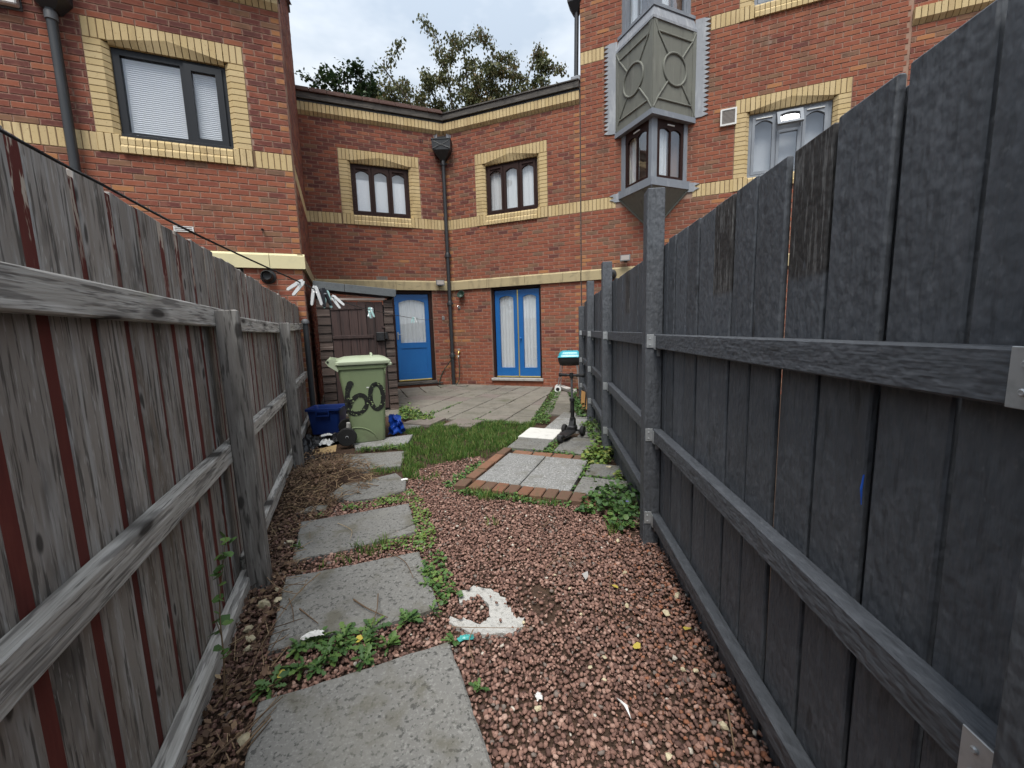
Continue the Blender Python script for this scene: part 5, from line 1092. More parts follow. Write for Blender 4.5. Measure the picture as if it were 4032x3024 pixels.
# ================================================================== the weathered fence on the left
lf = thing('timber_fence', 'weathered grey timber board fence with red strips between boards on the left', 'fence', _nG*-.63, R_(21.9))
def gzl(s): return gz((_nG*-.63+_dG*s).y)
edges = [1.057, 1.252, 1.447, 1.620, 1.803, 1.980, 2.138, 2.312, 2.505]
while edges[0] > -1.6: edges.insert(0, edges[0]-.178-random.uniform(-.01, .01))
while edges[-1] < 6.70: edges.append(edges[-1]+.150+random.uniform(-.012, .012))
for i in range(len(edges)-1):
    s0, s1 = edges[i], edges[i+1]; gap = (.030 if s1 < 2.6 else .018)*random.uniform(.8, 1.2); a, b = s0+gap/2, s1-gap/2; m = (a+b)/2; w = (b-a)/2
    zt = 1.757+random.uniform(-.012, .010); zb = gzl(m)-.02; k = random.uniform(-.004, .004)
    mb = MB(); vs = []; nseg = 6
    mb.box(-.018, 0, -w, w, zb, zt, bv=.003)
    mb.v = [(p[0]+.002*math.sin(p[1]*40+i), p[1]+k*(p[2]-.9)/.9, p[2]+(.010*p[1]/w*((i*37 % 7)/7-.5) if p[2] > 1 else 0)) for p in mb.v]
    mb.build('fence_board', M['oldwood'], lf, (random.uniform(-.002, .002), m, 0), (0, 0, random.uniform(-.012, .012)))
    c = s1; mb = MB(); mb.box(-.022, -.0015, -.026, .026, gzl(c)-.02, 1.752+random.uniform(-.02, .004), bv=.002); mb.build('gap_backing', M['redpaint'], lf, (0, c, 0))
def lrail(s0, s1, z0, z1, h, d=.048, m='oldrail'):
    L = s1-s0; mb = MB(); mb.box(0, L, -d, 0, -h/2, h/2, bv=.005)
    mb.build('rail', M[m], lf, (.002, s0, z0+h/2), (0, -math.atan2(z1-z0, L), R_(90)))
lrail(-1.5, 2.62, 1.366, 1.366, .091); lrail(2.63, 4.52, 1.345, 1.352, .088); lrail(4.53, 6.6, 1.355, 1.42, .085)
lrail(-1.5, 2.52, .668, .686, .096); lrail(2.53, 4.42, .700, .690, .088); lrail(4.43, 6.6, .69, .72, .088)
lrail(-1.5, 2.45, -.018, -.020, .085, .06); lrail(2.46, 4.45, .048, .072, .092); lrail(4.46, 6.6, .07, .09, .09)
for (s, top, x0, x1) in ((2.40, 1.444, .050, .148), (4.40, 1.443, .050, .140), (.52, 1.44, .05, .148), (-1.3, 1.44, .05, .148)):
    mb = MB(); mb.box(x0, x1, -.05, .05, gzl(s)-.1, top, bv=.006); mb.v = [(p[0]-(.006 if p[2] > 1 else 0)*p[1]*10, p[1], p[2]) for p in mb.v]
    mb.build('post', M['oldpost'], lf, (0, s, 0), (0, R_(-.4), R_(1.5)))
t = thing('metal_post', 'dark round post with grey cap where the grey fence meets the left house', 'post', (_nG*-.52+_dG*6.30))
mb = MB(); mb.tube([(0, 0, 0), (0, 0, 1.50)], .036, 14); mb.build('pole', M['pipe'], t, auto=40); MB().lathe([(.05, 1.49), (.05, 1.525), (.03, 1.55), (.001, 1.556)], 16).build('cap', M['greypl'], t, auto=50)

# ================================================================== the charcoal fence on the right
rf = thing('timber_fence', 'charcoal painted closeboard timber fence with metal brackets on the right', 'fence', _nF*.655, R_(-4.9))
def gzr(s): return gz((_nF*.655+_dF*s).y)
edges = [.52, .694, .859, 1.028, 1.195, 1.358, 1.511, 1.675, 1.833, 1.984, 2.146, 2.265]
while edges[0] > -1.6: edges.insert(0, edges[0]-.164-random.uniform(-.006, .006))
while edges[-1] < 6.88: edges.append(edges[-1]+.150+random.uniform(-.02, .014))
raw = {i for i, e in enumerate(edges) if abs(e-1.028) < .01 or abs(e-1.50) < .02 or abs(e-3.3) < .07}
for i in range(len(edges)-1):
    s0, s1 = edges[i], edges[i+1]; gap = random.choice([.009, .011, .013, .016]); a, b = s0+gap/2, s1-gap/2
    m, w = (a+b)/2, (b-a)/2; lap = .0 if i % 2 else .003
    mb = MB(); mb.box(0, .017, -w, w, gzr(m)-.02, 1.750+random.uniform(-.007, .008)-(.012 if abs(s0-1.195) < .01 else 0), bv=.004); k = random.uniform(-.003, .003)
    mb.v = [(p[0]+.0015*math.sin(p[2]*3+i), p[1]+k*(p[2]-.9), p[2]) for p in mb.v]
    mb.build('fence_board', M['charcoal_raw'] if i in raw else M['charcoal'], rf, (lap, m, 0), (0, 0, random.uniform(-.02, .02)))
    if abs(s1-2.265) > .05: MB().box(.028, .040, -.03, .03, gzr(s1)-.02, 1.735, bv=.003).build('gap_backing', M['charcoal'], rf, (0, s1, 0))  # added strip, no real fence part: closes the gap so the seam reads dark
posts = [(-1.28, 2.0), (.455, 2.0), (2.378, 2.040), (4.108, 1.940), (5.568, 1.930), (6.905, 1.680)]
for s, top in posts:
    mb = MB(); mb.box(-.094, -.001, -.047, .047, gzr(s)-.1, top, bv=.005); mb.build('post', M['charcoal'], rf, (0, s, 0))
def screw(mb, p, ax):
    m = Matrix.Translation(p) @ (Matrix.Rotation(R_(90), 4, 'X') if ax == 'y' else Matrix.Rotation(R_(-90), 4, 'Y'))
    mb.lathe([(.0052, 0), (.0052, .002), (.0035, .0035), (.001, .003)], 10, m)
RZ = [[(1.182, 1.182), (.640, .640), (.138, .140)]]*2+[[(1.182, 1.182), (.635, .643), (.128, .138)], [(1.190, 1.192), (.645, .690), (.205, .235)], [(1.192, 1.196), (.690, .722), (.240, .285)], [(1.196, 1.20), (.722, .75), (.285, .32)], [(1.20, 1.20), (.75, .76), (.32, .33)]]
RZ = [[(1.182, 1.182), (.640, .642), (.138, .141)], [(1.182, 1.182), (.628, .643), (.130, .140)], [(1.190, 1.192), (.645, .690), (.205, .235)], [(1.192, 1.196), (.690, .722), (.240, .285)], [(1.196, 1.20), (.722, .75), (.285, .32)], [(1.20, 1.20), (.75, .76), (.32, .33)]]
for k in range(len(posts)-1):
    s0, s1 = posts[k][0]+.049, posts[k+1][0]-.049; L = s1-s0
    for lv, (za, zb) in enumerate(RZ[k]):
        h = .078 if lv < 2 else .068
        mb = MB(); mb.box(0, L, .001, .048, -h/2, h/2, bv=.004)
        mb.build('rail', M['charrail'], rf, (0, s0, za+h/2), (0, -math.atan2(zb-za, L), R_(90)))
        z = zb
        mb = MB(); mb.box(-.090, -.0495, s1-.003, s1-.0005, z+.004, z+.078, bv=.001); mb.box(-.0525, -.0495, s1-.035, s1-.003, z-.004, z+.070, bv=.001); mb.box(-.050, -.012, s1-.035, s1-.003, z-.006, z-.003, bv=.001); mb.box(-.034, -.014, s1-.003, s1-.0005, z-.045, z-.004, bv=.001)
        for zz in (.02, .055): screw(mb, (-.072, s1-.003, z+zz), 'y')
        mb.build('bracket', M['galv'], rf)
        mb = MB(); mb.box(-.0535, -.0500, s0+.001, s0+.072, za+.0, za+.080, bv=.001); mb.box(-.050, -.012, s0+.001, s0+.046, za-.006, za-.003, bv=.001)
        for zz in (.022, .058): screw(mb, (-.0535, s0+.052, za+zz), 'x')
        mb.build('bracket', M['galv'], rf)
mb = MB(); P = [fd(.865, .652), fd(.867, .648)]
q0 = _nF*.650+_dF*.858; mb.tube([q0+Vector((0, 0, .985)), q0+Vector((-.003, 0, .955)), q0+Vector((0, 0, .920))], [.0015, .0024, .0008], 6)
tag(mb.build('plastic_strip', M['tarp']), 'thin blue plastic strip caught between two charcoal fence boards', 'litter')
# ================================================================== shed
SB = (-1.906, 6.671, .045)
shed = thing('garden_shed', 'small dark timber shed with a grey felt roof beside the blue door', 'shed', SB, TL)
def shed_top(x): return 1.865+(.112)*(-x/1.12)-.045
SW = -1.12
dr0, dr1 = -.925, -.150
MB().box(SW+.03, -.03, .03, .045, .0, 1.74).build('lining', M['darkroom'], shed)
z = .0; r = 0
while z < 1.93:
    h = .131
    for (a, b) in (((SW, dr0-.012), (dr1+.012, .0)) if z < 1.72 else ((SW, .0),)):
        ta, tb = min(z+h-.006, shed_top(a)), min(z+h-.006, shed_top(b))
        if min(ta, tb) <= z+.015: continue
        mb = MB(); w = b-a; mb.add([(a, .0, z), (b, .0, z), (b, .016, tb), (a, .016, ta), (a, .028, z), (b, .028, z), (b, .028, tb), (a, .028, ta)], [(0,1,2,3), (5,4,7,6), (0,4,5,1), (2,6,7,3), (1,5,6,2), (4,0,3,7)])
        mb.build('wall_board', M['shedwood'], shed, (0, random.uniform(-.003, .003), 0), (0, random.uniform(-.004, .004), 0))
    for xs in (SW, 0):                      # side walls
        mb = MB(); sx = -.004 if xs == SW else .004
        mb.add([(xs+sx, .03, z), (xs+sx, 1.35, z), (xs, 1.35, min(z+h-.006, shed_top(xs))), (xs, .03, min(z+h-.006, shed_top(xs)))], [(0,1,2,3) if xs == 0 else (3,2,1,0)])
        if z+.02 < shed_top(xs): mb.build('wall_board', M['shedwood'], shed)
    z += .131
n = 6; pw = (dr1-dr0)/n
door = ob('door', None, shed, (dr0, 0, 0))
for i in range(n): MB().box(i*pw+.002, (i+1)*pw-.003, .0, .020, .06, 1.785, bv=.003).build('plank', M['sheddoor'], door, (0, -.004+random.uniform(-.001, .001), 0))
for (zz, x1, hh, nm) in ((1.66, .46, .05, 'hinge_strap'), (1.215, .60, .052, 'ledge'), (.80, .70, .052, 'ledge')):
    mb = MB()
    if nm == 'hinge_strap': mb.plate([(0, zz), (.46, zz+.018), (.46, zz+.03), (.18, zz+.062), (0, zz+.045)], [], -.016, -.004)
    else: mb.box(.0, x1, -.022, -.004, zz, zz+hh, bv=.004)
    for k in range(5): mb.lathe([(.007, 0), (.006, .004)], 8, Matrix.Translation((.04+k*(x1-.06)/5, -.020, zz+.025)) @ Matrix.Rotation(R_(90), 4, 'X'))
    mb.build(nm, M['sheddoor'], door)
mb = MB(); mb.box(.640, .770, -.06, -.004, 1.165, 1.305, bv=.010); mb.box(.770, .825, -.035, -.004, 1.19, 1.30, bv=.006)
for zz in (1.185, 1.295): mb.lathe([(.009, 0), (.007, .004)], 8, Matrix.Translation((.81, -.035, zz)) @ Matrix.Rotation(R_(90), 4, 'X'))
mb.build('lock_box', M['blackpl'], door)
MB().box(.735, .79, -.014, -.004, 1.365, 1.40, bv=.003).build('latch', M['sheddoor'], door)
MB().box(-.968, -.112, -.026, .0, 1.812, 1.845, bv=.003).build('drip_batten', M['palewood'], shed)
ang = math.atan2(-.112, 1.12)
rf_ = ob('roof', None, shed, (.055, 0, 1.972), (0, -ang*1.0, 0))
MB().box(-1.19, .0, -.07, 1.5, -.012, .0, bv=.004).build('deck', M['felt'], rf_)
for (a, b) in ((-1.19, -.752), (-.748, .0)): MB().box(a, b, -.088, -.068, -.115, .004, bv=.004).build('felt_edge', M['felt'], rf_)
MB().box(-.003, .012, -.088, 1.5, -.10, .004, bv=.003).build('felt_edge', M['felt'], rf_)
MB().box(SW-.01, .01, .004, 1.34, -.09, .012).build('floor', M['shedwood'], shed)

# ================================================================== wheelie bin with the number 60
BB = (-1.531, 4.714, .040)
wb = thing('wheelie_bin', 'sage green wheelie bin with a black sprayed number 60', 'bin', BB, TL)
def rrect(x0, x1, y0, y1, r, k=5):
    P = []
    for (cx, cy, a0) in ((x1-r, y1-r, 0), (x0+r, y1-r, 90), (x0+r, y0+r, 180), (x1-r, y0+r, 270)):
        for i in range(k+1): a = R_(a0+90*i/k); P.append((cx+r*math.cos(a), cy+r*math.sin(a)))
    return P
def loft(mb, secs, cap0=True, cap1=True, tone=0.):
    n = len(secs[0][0]); vs = [(p[0], p[1], z) for (P, z) in secs for p in P]; fs = []
    for j in range(len(secs)-1):
        for i in range(n): fs.append((j*n+i, j*n+(i+1) % n, (j+1)*n+(i+1) % n, (j+1)*n+i))
    if cap0: fs.append(tuple(range(n))[::-1])
    if cap1: fs.append(tuple(range((len(secs)-1)*n, len(secs)*n)))
    mb.add(vs, fs, tone)
yf = lambda z: .045*(1-z/.93)
def bsec(z, e=0.): f = z/.93; return (rrect(-.346-.129*f-e, 0+.062*f+e, yf(z)-e, .545-yf(z)*.3+.02*f+e, .045), z)
mb = MB(); loft(mb, [(rrect(-.335, -.01, .055, .535, .045), .0), bsec(.012), bsec(.30), bsec(.60), bsec(.90), bsec(.93)]); loft(mb, [bsec(.880, .0), bsec(.885, .014), bsec(.925, .016), bsec(.930, .0)])
mb.build('body', M['bin'], wb, auto=35)
mb = MB()                                   # rib over the wheel
arc = [(-.30+.245*math.sin(t), 0, -.02+.215*math.cos(t)) for t in [R_(-8+i*9) for i in range(10)]]
mb.tube([(p[0]-.03, yf(p[2])-.001, max(p[2], .02)) for p in arc], .007, 6); mb.build('rib', M['bin'], wb, auto=60)
for sx in (.04,):
    mb = MB(); mb.ext([(.062, -.0, .90), (.045, 0, .80), (.030, 0, .90)], (0, .02, 0)); mb.build('corner_gusset', M['bin'], wb)
lid = MB(); loft(lid, [(rrect(-.490, .118, -.028, .600, .05), .932), (rrect(-.495, .122, -.032, .604, .05), .940), (rrect(-.492, .118, -.030, .602, .05), .968), (rrect(-.470, .085, -.008, .578, .06), .992), (rrect(-.40, .02, .04, .53, .08), 1.012), (rrect(-.33, -.05, .10, .47, .08), 1.018)])
lido = lid.build('lid', M['binlid'], wb, auto=32)
mb = MB(); mb.tube([(-.09, .17, 1.012), (-.085, .18, 1.042), (-.085, .39, 1.042), (-.09, .40, 1.012)], .013, 8); mb.build('lid_handle', M['binlid'], lido, auto=60)
mb = MB(); mb.box(.075, .130, -.02, .59, .905, .945, bv=.01); mb.build('lid_lip', M['binlid'], lido)
mb = MB()
for yy in (-.005, .555): mb.ext([(-.46, yy, .86), (-.44, yy, .985), (-.56, yy, 1.010), (-.585, yy, .975), (-.555, yy, .93)], (0, .028, 0))
mb.tube([(-.560, -.005, .978), (-.560, .583, .978)], .017, 10); mb.build('handle', M['binlid'], wb, auto=40)
mb = MB(); mb.lathe([(.010, 0), (.010, .008), (.004, .008)], 10, Matrix.Translation((-.560, -.004, .978)) @ Matrix.Rotation(R_(90), 4, 'X')); mb.build('hinge_pin', M['blackpl'], wb)
MB().tube([(-.425, -.05, .108), (-.425, .62, .108)], .012, 8).build('axle', M['blackpl'], wb)
for yy in (-.018, .575):
    wm = Matrix.Translation((-.425, yy, .108)) @ Matrix.Rotation(R_(90), 4, 'X')
    wh = ob('wheel', None, wb)
    MB().lathe([(.070, -.025), (.098, -.025), (.106, -.016), (.108, 0), (.106, .016), (.098, .025), (.070, .025)], 32, wm).build('tyre', M['rubber'], wh, auto=40)
    mb = MB(); mb.lathe([(.055, -.018), (.071, -.022), (.071, .022), (.062, .022), (.058, .012), (.058, -.01)], 28, wm); mb.lathe([(.018, -.02), (.020, .024), (.012, .030)], 14, wm); st = len(mb.v)
    for k in range(8):
        a = 2*PI*k/8; mb.tube([(.016*math.cos(a), .016*math.sin(a), .012), (.062*math.cos(a), .062*math.sin(a), .010)], .0055, 6)
    mb.lathe([(.058, -.008), (.058, -.004)], 20); mb.xf(wm, st); mb.build('rim', M['rimgrey'], wh, auto=40)
def stroke(P, w, closed=False):
    mb = MB(); rd = random.Random(4); P = smooth_path([(p[0], 0, p[1]) for p in P], 7); n = len(P); L = []
    for i, p in enumerate(P):
        t = (P[min(i+1, n-1)]-P[max(i-1, 0)]).normalized(); nn = Vector((-t.z, 0, t.x)); ww = (w(i/(n-1)) if callable(w) else w)*rd.uniform(.93, 1.08)
        for s in (-1, 1): q = p+nn*s*ww; L.append((q.x, yf(q.z)-.0035, q.z))
    fs = [(2*i, 2*i+1, 2*i+3, 2*i+2) for i in range(n-1)]; mb.add(L, fs)
    for e in (0, n-1):                      # round ends
        c = P[e]; ww = (w(e/(n-1)) if callable(w) else w); k = 12
        mb.add([(c.x, yf(c.z)-.0034, c.z)]+[(c.x+ww*math.cos(2*PI*i/k), yf(c.z)-.0034, c.z+ww*math.sin(2*PI*i/k)) for i in range(k)], [(0, 1+i, 1+(i+1) % k) for i in range(k)])
    return mb
six = [(-.345,.715), (-.372,.66), (-.385,.58), (-.392,.50), (-.380,.42), (-.345,.372), (-.295,.362), (-.235,.385), (-.190,.44), (-.178,.50), (-.205,.558), (-.250,.576), (-.305,.555), (-.350,.500), (-.368,.45)]
stroke(six, lambda u: .038-.012*min(1, u*9) if u < .12 else .0265).build('painted_digit', M['spray'], wb)['label'] = 'black sprayed figure 6'
zero = [(-.066+.072*math.cos(R_(90+i*24)), .545+.150*math.sin(R_(90+i*24))) for i in range(16)]
stroke(zero, .0255).build('painted_digit', M['spray'], wb)['label'] = 'black sprayed figure 0'
MB().box(-.172, -.146, yf(.66)-.004, yf(.66)-.001, .655, .667).build('white_sticker', M['paper'], wb)

# ================================================================== things round the bin
bx = thing('recycling_box', 'navy blue open plastic recycling box left of the green bin', 'box', (-2.47, 5.30, gz(5.3)), R_(4))
mb = MB(); loft(mb, [(rrect(-.175, .175, -.13, .13, .03), .0), (rrect(-.205, .205, -.165, .165, .03), .33)], True, False)
loft(mb, [(rrect(-.225, .225, -.185, .185, .03), .315), (rrect(-.225, .225, -.185, .185, .03), .345), (rrect(-.205, .205, -.165, .165, .03), .345), (rrect(-.198, .198, -.158, .158, .03), .33), (rrect(-.168, .168, -.123, .123, .03), .012)], False, True)
mb.build('tub', M['bluebox'], bx, auto=40)
MB().plate(rect(-.085, .085, .245, .315), [rect(-.072, .072, .258, .302)], -.188, -.168).build('handle', M['bluebox'], bx)
def crumple(name, m, c, size, h, seed, label, cat, n=22, rot=0., sharpness=1.):
    rd = np.random.default_rng(seed); u, v = np.meshgrid(np.linspace(-1, 1, n), np.linspace(-1, 1, n)); ph = rd.uniform(0, 6, 12); fr = rd.uniform(2, 9, (12, 2))*rd.choice([-1, 1], (12, 2))
    q = sum(np.abs(np.sin(fr[k, 0]*u+fr[k, 1]*v+ph[k]))/(1+k*.35) for k in range(12)); q = (q-q.min())/(q.max()-q.min())
    e = np.clip(1-(np.abs(u)**2.5+np.abs(v)**2.5)*.8, 0, 1); z = h*(e**.7)*(.35+.65*q)
    x = size[0]*(u+.12*np.sin(fr[3, 0]*v+ph[2])+.06*(q-.5)); y = size[1]*(v+.12*np.sin(fr[4, 0]*u+ph[5]))
    V = np.stack([x, y, z], -1).reshape(-1, 3); i, j = np.meshgrid(np.arange(n-1), np.arange(n-1)); b = (j*n+i).ravel()
    F = np.stack([b, b+1, b+n+1, b+n], 1); o = np_mesh(name, V, F, np.zeros(len(F)), m); o.location = (c[0], c[1], gz(c[1])+c[2]); o.rotation_euler = (0, 0, rot)
    sharp(o.data, 28); return tag(o, label, cat)
crumple('bin_bag', M['binbag'], (-2.36, 4.40, .0), (.17, .27), .20, 3, 'crumpled black bin bag against the grey fence near the bin', 'bag', 30)
crumple('bin_bag', M['binbag'], (-2.06, 4.10, .0), (.17, .10), .06, 5, 'flat torn black bin bag in front of the bin wheel', 'bag', 26, .4)
crumple('bin_bag', M['binbag'], (-2.16, 4.85, .0), (.22, .14), .11, 8, 'black bin bag tucked below the blue box', 'bag', 26, .2)
crumple('paper_bag', M['paper'], (-2.16, 4.52, .05), (.075, .06), .07, 11, 'crumpled white paper left of the bin wheel', 'litter', 18)
crumple('paper_scrap', M['paper'], (-2.24, 4.72, .10), (.06, .03), .03, 14, 'small white scrap on the black bags below the blue box', 'litter', 14, .6)
mb = MB(); mb.box(-.11, .11, -.075, .075, 0, .006); o = mb.build('cardboard', M['card'], None, (-2.05, 4.27, gz(4.3)+.045), (R_(14), R_(-8), .3)); tag(o, 'torn piece of brown cardboard in front of the bin wheel', 'cardboard')
mb = MB(); mb.tube([(0, 0, 0), (.02, -.01, .17)], [.028, .032], 10); o = mb.build('plastic_bottle', M['paper'], None, (-2.08, 4.98, gz(5)+.02)); tag(o, 'white plastic bottle standing between the blue box and the bin', 'bottle')
# blue tarpaulin bag to the right of the bin
n = 20; u, v = np.meshgrid(np.linspace(0, 1, n), np.linspace(0, 1, n)); fold = .035*np.sin(u*9+v*5)+.02*np.sin(v*17-u*6)+.015*np.sin(u*23+v*13)
X = -1.60+.04*v+(.15*(1-v)**.7+.04)*u; Y = 5.02+fold+.10*u; Zz = gz(5)+.006+.26*v*(1-.12*u)+.012*np.sin(u*14)
V = np.stack([X, Y, Zz], -1).reshape(-1, 3); i, j = np.meshgrid(np.arange(n-1), np.arange(n-1)); b = (j*n+i).ravel(); F = np.stack([b, b+1, b+n+1, b+n], 1)
V2 = V.copy(); V2[:, 1] += .07*np.sin(np.clip((V[:, 2]-.02)/.3, 0, 1)*PI)+.012
o = np_mesh('tarpaulin_bag', np.concatenate([V, V2]), np.concatenate([F, F[:, ::-1]+n*n]), np.zeros(2*len(F)), M['tarp']); sharp(o.data, 40); tag(o, 'crumpled bright blue tarpaulin bag behind the right side of the bin', 'bag')

# ================================================================== scooter
sco = thing('kick_scooter', 'black three wheeled kick scooter standing beside the dark fence', 'scooter', (.62, 4.55, gz(4.55)+.024), math.atan2(.343, .198))
# local x runs from the rear wheel to the front wheels
def wheel(parent, c, r, w, rm='greypl'):
    wm = Matrix.Translation(c) @ Matrix.Rotation(R_(90), 4, 'X'); wh = ob('wheel', None, parent)
    MB().lathe([(r*.62, -w), (r*.9, -w), (r, -w*.55), (r, w*.55), (r*.9, w), (r*.62, w)], 26, wm).build('tyre', M['rubber'], wh, auto=40)
    MB().lathe([(.006, -w*1.05), (r*.4, -w*.9), (r*.62, -w*.7), (r*.62, w*.7), (r*.4, w*.9), (.006, w*1.05)], 20, wm).build('rim', M[rm], wh, auto=40)
wheel(sco, (-.205, 0, .042), .042, .022); wheel(sco, (.20, .115, .058), .058, .021); wheel(sco, (.20, -.115, .058), .058, .021)
mb = MB(); loft(mb, [(rrect(-.155, .125, -.055, .055, .02), .045), (rrect(-.165, .135, -.062, .062, .02), .055), (rrect(-.165, .135, -.062, .062, .02), .072), (rrect(-.15, .12, -.052, .052, .02), .078)]); mb.build('deck', M['blackpl'], sco, auto=40)
mb = MB(); mb.box(-.22, -.155, -.036, .036, .060, .092, bv=.010); mb.box(-.165, -.15, -.055, .055, .05, .074, bv=.005); mb.build('rear_brake', M['blackpl'], sco)
mb = MB(); mb.box(.10, .215, -.05, .05, .05, .125, bv=.014); mb.tube([(.20, -.10, .058), (.20, .10, .058)], .014, 8); mb.ext([(.12, -.03, .12), (.215, -.03, .12), (.20, -.03, .20), (.155, -.03, .20)], (0, .06, 0)); mb.build('steering_block', M['blackpl'], sco)
mb = MB(); mb.tube([(.178, 0, .12), (.165, 0, .45)], .023, 12); mb.build('lower_stem', M['blackpl'], sco, auto=50)
for zz in (.20, .43): MB().lathe([(.023, -.02), (.031, -.016), (.031, .016), (.023, .02)], 14, Matrix.Translation((.176-.011*(zz-.12)/.33, 0, zz))).build('collar', M['blackpl'], sco, auto=40)
MB().tube([(.165, 0, .44), (.155, 0, .725)], .013, 10).build('upper_stem', M['greypl'], sco, auto=50)
mb = MB(); mb.tube([(.155, -.13, .722), (.155, .13, .722)], .014, 10); mb.lathe([(.024, -.03), (.026, 0), (.022, .028)], 14, Matrix.Translation((.155, 0, .722))); mb.build('handlebar', M['blackpl'], sco, auto=50)
for sy in (-1, 1):
    mb = MB(); mb.tube([(.155, sy*.06, .722), (.155, sy*.135, .722)], .0185, 12); mb.lathe([(.019, 0), (.025, .004), (.025, .014), (.019, .02)], 14, Matrix.Translation((.155, sy*.135, .722)) @ Matrix.Rotation(R_(-90*sy), 4, 'X')); mb.build('grip', M['rubber'], sco, auto=50)

# ================================================================== barbecue
bq = thing('barbecue', 'small barbecue with turquoise lid on legs in the corner by the fence', 'barbecue', (1.165, 8.02, gz(8.0)), R_(-8))
mb = MB(); loft(mb, [(rrect(-.240, .240, -.165, .165, .07), .690), (rrect(-.246, .246, -.170, .170, .07), .700), (rrect(-.228, .228, -.150, .150, .07), .715), (rrect(-.215, .215, -.140, .140, .07), .76), (rrect(-.19, .19, -.12, .12, .07), .80), (rrect(-.15, .15, -.08, .08, .06), .822), (rrect(-.09, .09, -.03, .03, .02), .826)]); mb.build('lid', M['teal'], bq, auto=50)
mb = MB(); loft(mb, [(rrect(-.16, .16, -.08, .08, .05), .525), (rrect(-.205, .205, -.125, .125, .06), .55), (rrect(-.228, .228, -.150, .150, .07), .62), (rrect(-.232, .232, -.155, .155, .07), .688)]); mb.build('bowl', M['blackpl'], bq, auto=50)
mb = MB(); mb.tube([(-.05, 0, .825), (-.045, 0, .85), (.045, 0, .85), (.05, 0, .825)], .009, 8); mb.build('lid_handle', M['blackpl'], bq)
MB().box(.23, .30, -.05, .05, .655, .672, bv=.004).build('side_handle', M['blackpl'], bq)
for (a, b) in (((-.17, -.08, .59), (-.245, -.10, .075)), ((-.14, .08, .59), (-.20, .10, .075)), ((.13, -.08, .59), (.18, -.12, .0)), ((.15, .08, .59), (.21, .12, .0))):
    MB().tube([a, b], .010, 8).build('leg', M['steel'], bq)
for yy in (-.13, .13):
    wm = Matrix.Translation((-.245, yy, .066)) @ Matrix.Rotation(R_(90), 4, 'X'); wh = ob('wheel', None, bq)
    MB().lathe([(.052, -.014), (.064, -.013), (.066, 0), (.064, .013), (.052, .014)], 26, wm).build('tyre', M['white'], wh, auto=40)
    MB().lathe([(.006, -.018), (.03, -.015), (.052, -.012), (.052, .012), (.03, .015), (.006, .018)], 20, wm).build('hub', M['blackpl'], wh, auto=40)
MB().tube([(-.245, -.13, .066), (-.245, .13, .066)], .007, 6).build('axle', M['steel'], bq)
o = MB().box(-.27, .27, -.05, .05, 0, .06, bv=.006).build('timber_plank', M['oldrail'], None, (1.10, 7.98, gz(8)+.03), (R_(8), R_(4), math.atan2(-.42, .20))); tag(o, 'short grey weathered plank on the ground under the barbecue', 'plank')
for dx, rz, lab in ((0, .1, 'fresh orange split timber offcut leaning on the fence, nearer the patio'), (.075, -.15, 'fresh orange split timber offcut leaning on the fence, nearer the post')):
    mb = MB(); mb.add([(-.03, 0, 0), (.03, 0, 0), (.025, .03, 0), (-.028, .03, 0), (-.034, .02, .29), (.030, .02, .27), (.026, .045, .28), (-.030, .045, .30)], [(3,2,1,0), (4,5,6,7), (0,1,5,4), (1,2,6,5), (2,3,7,6), (3,0,4,7)])
    o = mb.build('timber_offcut', M['orangewood'], None, (1.085+dx, 6.15, gz(6.15)+.02), (R_(-9), R_(7), rz)); tag(o, lab, 'timber')

# ================================================================== washing line and pegs
LINE = [(-.464,-.456,1.745), (-.585,-.02,1.655), (-.642,.554,1.573), (-.656,.694,1.556), (-.681,.94,1.528), (-.734,1.469,1.491), (-.767,1.805,1.468), (-.831,2.446,1.452), (-1.024,4.38,1.468), (-1.18,5.938,1.502), (-1.536,9.46,1.655)]
mb = MB(); mb.tube(smooth_path(LINE, 6), .0024, 6); tag(mb.build('washing_line', M['line'], auto=60), 'thin dark washing line sagging from the grey fence to the house wall', 'washing line')
def peg(p, m, rx, rz, open_, label, L=.074):
    t = thing('clothes_peg', label, 'peg', p, (rx, 0, rz), 'pegs on the washing line'); t.scale = (.80,)*3; open_ *= .62
    for sgn in (-1, 1):                     # two arms hinged at the spring, jaws at the top
        a = sgn*open_; mb = MB()
        prof = [(-.0055, .014), (.003, .017), (.0075, .004), (.0085, -.030), (.0075, -L+.016), (.002, -L+.010), (-.003, -L+.014), (-.0055, -.03)]
        mb.plate([(q[0]*sgn, q[1]) for q in (prof if sgn > 0 else prof[::-1])], [], -.0065, .0065)
        mb.xf(Matrix.Translation((sgn*.0057, 0, 0)) @ Matrix.Rotation(-a, 4, 'Y')); mb.build('arm', m, t)
    mb = MB(); mb.tube([(-.008, -.006, -.012), (.008, -.006, -.014)], .0016, 5); mb.tube([(0, -.0065, -.012), (0, .0065, -.012)], .004, 8); mb.build('spring', M['steel'], t)
peg((-.732, 1.455, 1.490), M['peg_white'], R_(0), R_(20), .20, 'white clothes peg tilted on the line, nearest the left house')
def tilt(o, ry): o.rotation_euler[1] = ry
def lastpeg(): return [o for o in COL.objects if o.name.startswith('clothes_peg')][-1]
tilt(lastpeg(), R_(48))
peg((-.744, 1.585, 1.482), M['peg_white'], R_(4), R_(10), .32, 'large white clothes peg in the cluster of mixed pegs', .088)
peg((-.738, 1.640, 1.480), M['peg_black'], R_(0), R_(60), .26, 'charcoal clothes peg in the cluster of mixed pegs', .088); tilt(lastpeg(), R_(-14))
peg((-.742, 1.675, 1.474), M['peg_teal'], R_(0), R_(35), .20, 'pale teal clothes peg behind the large white peg', .084)
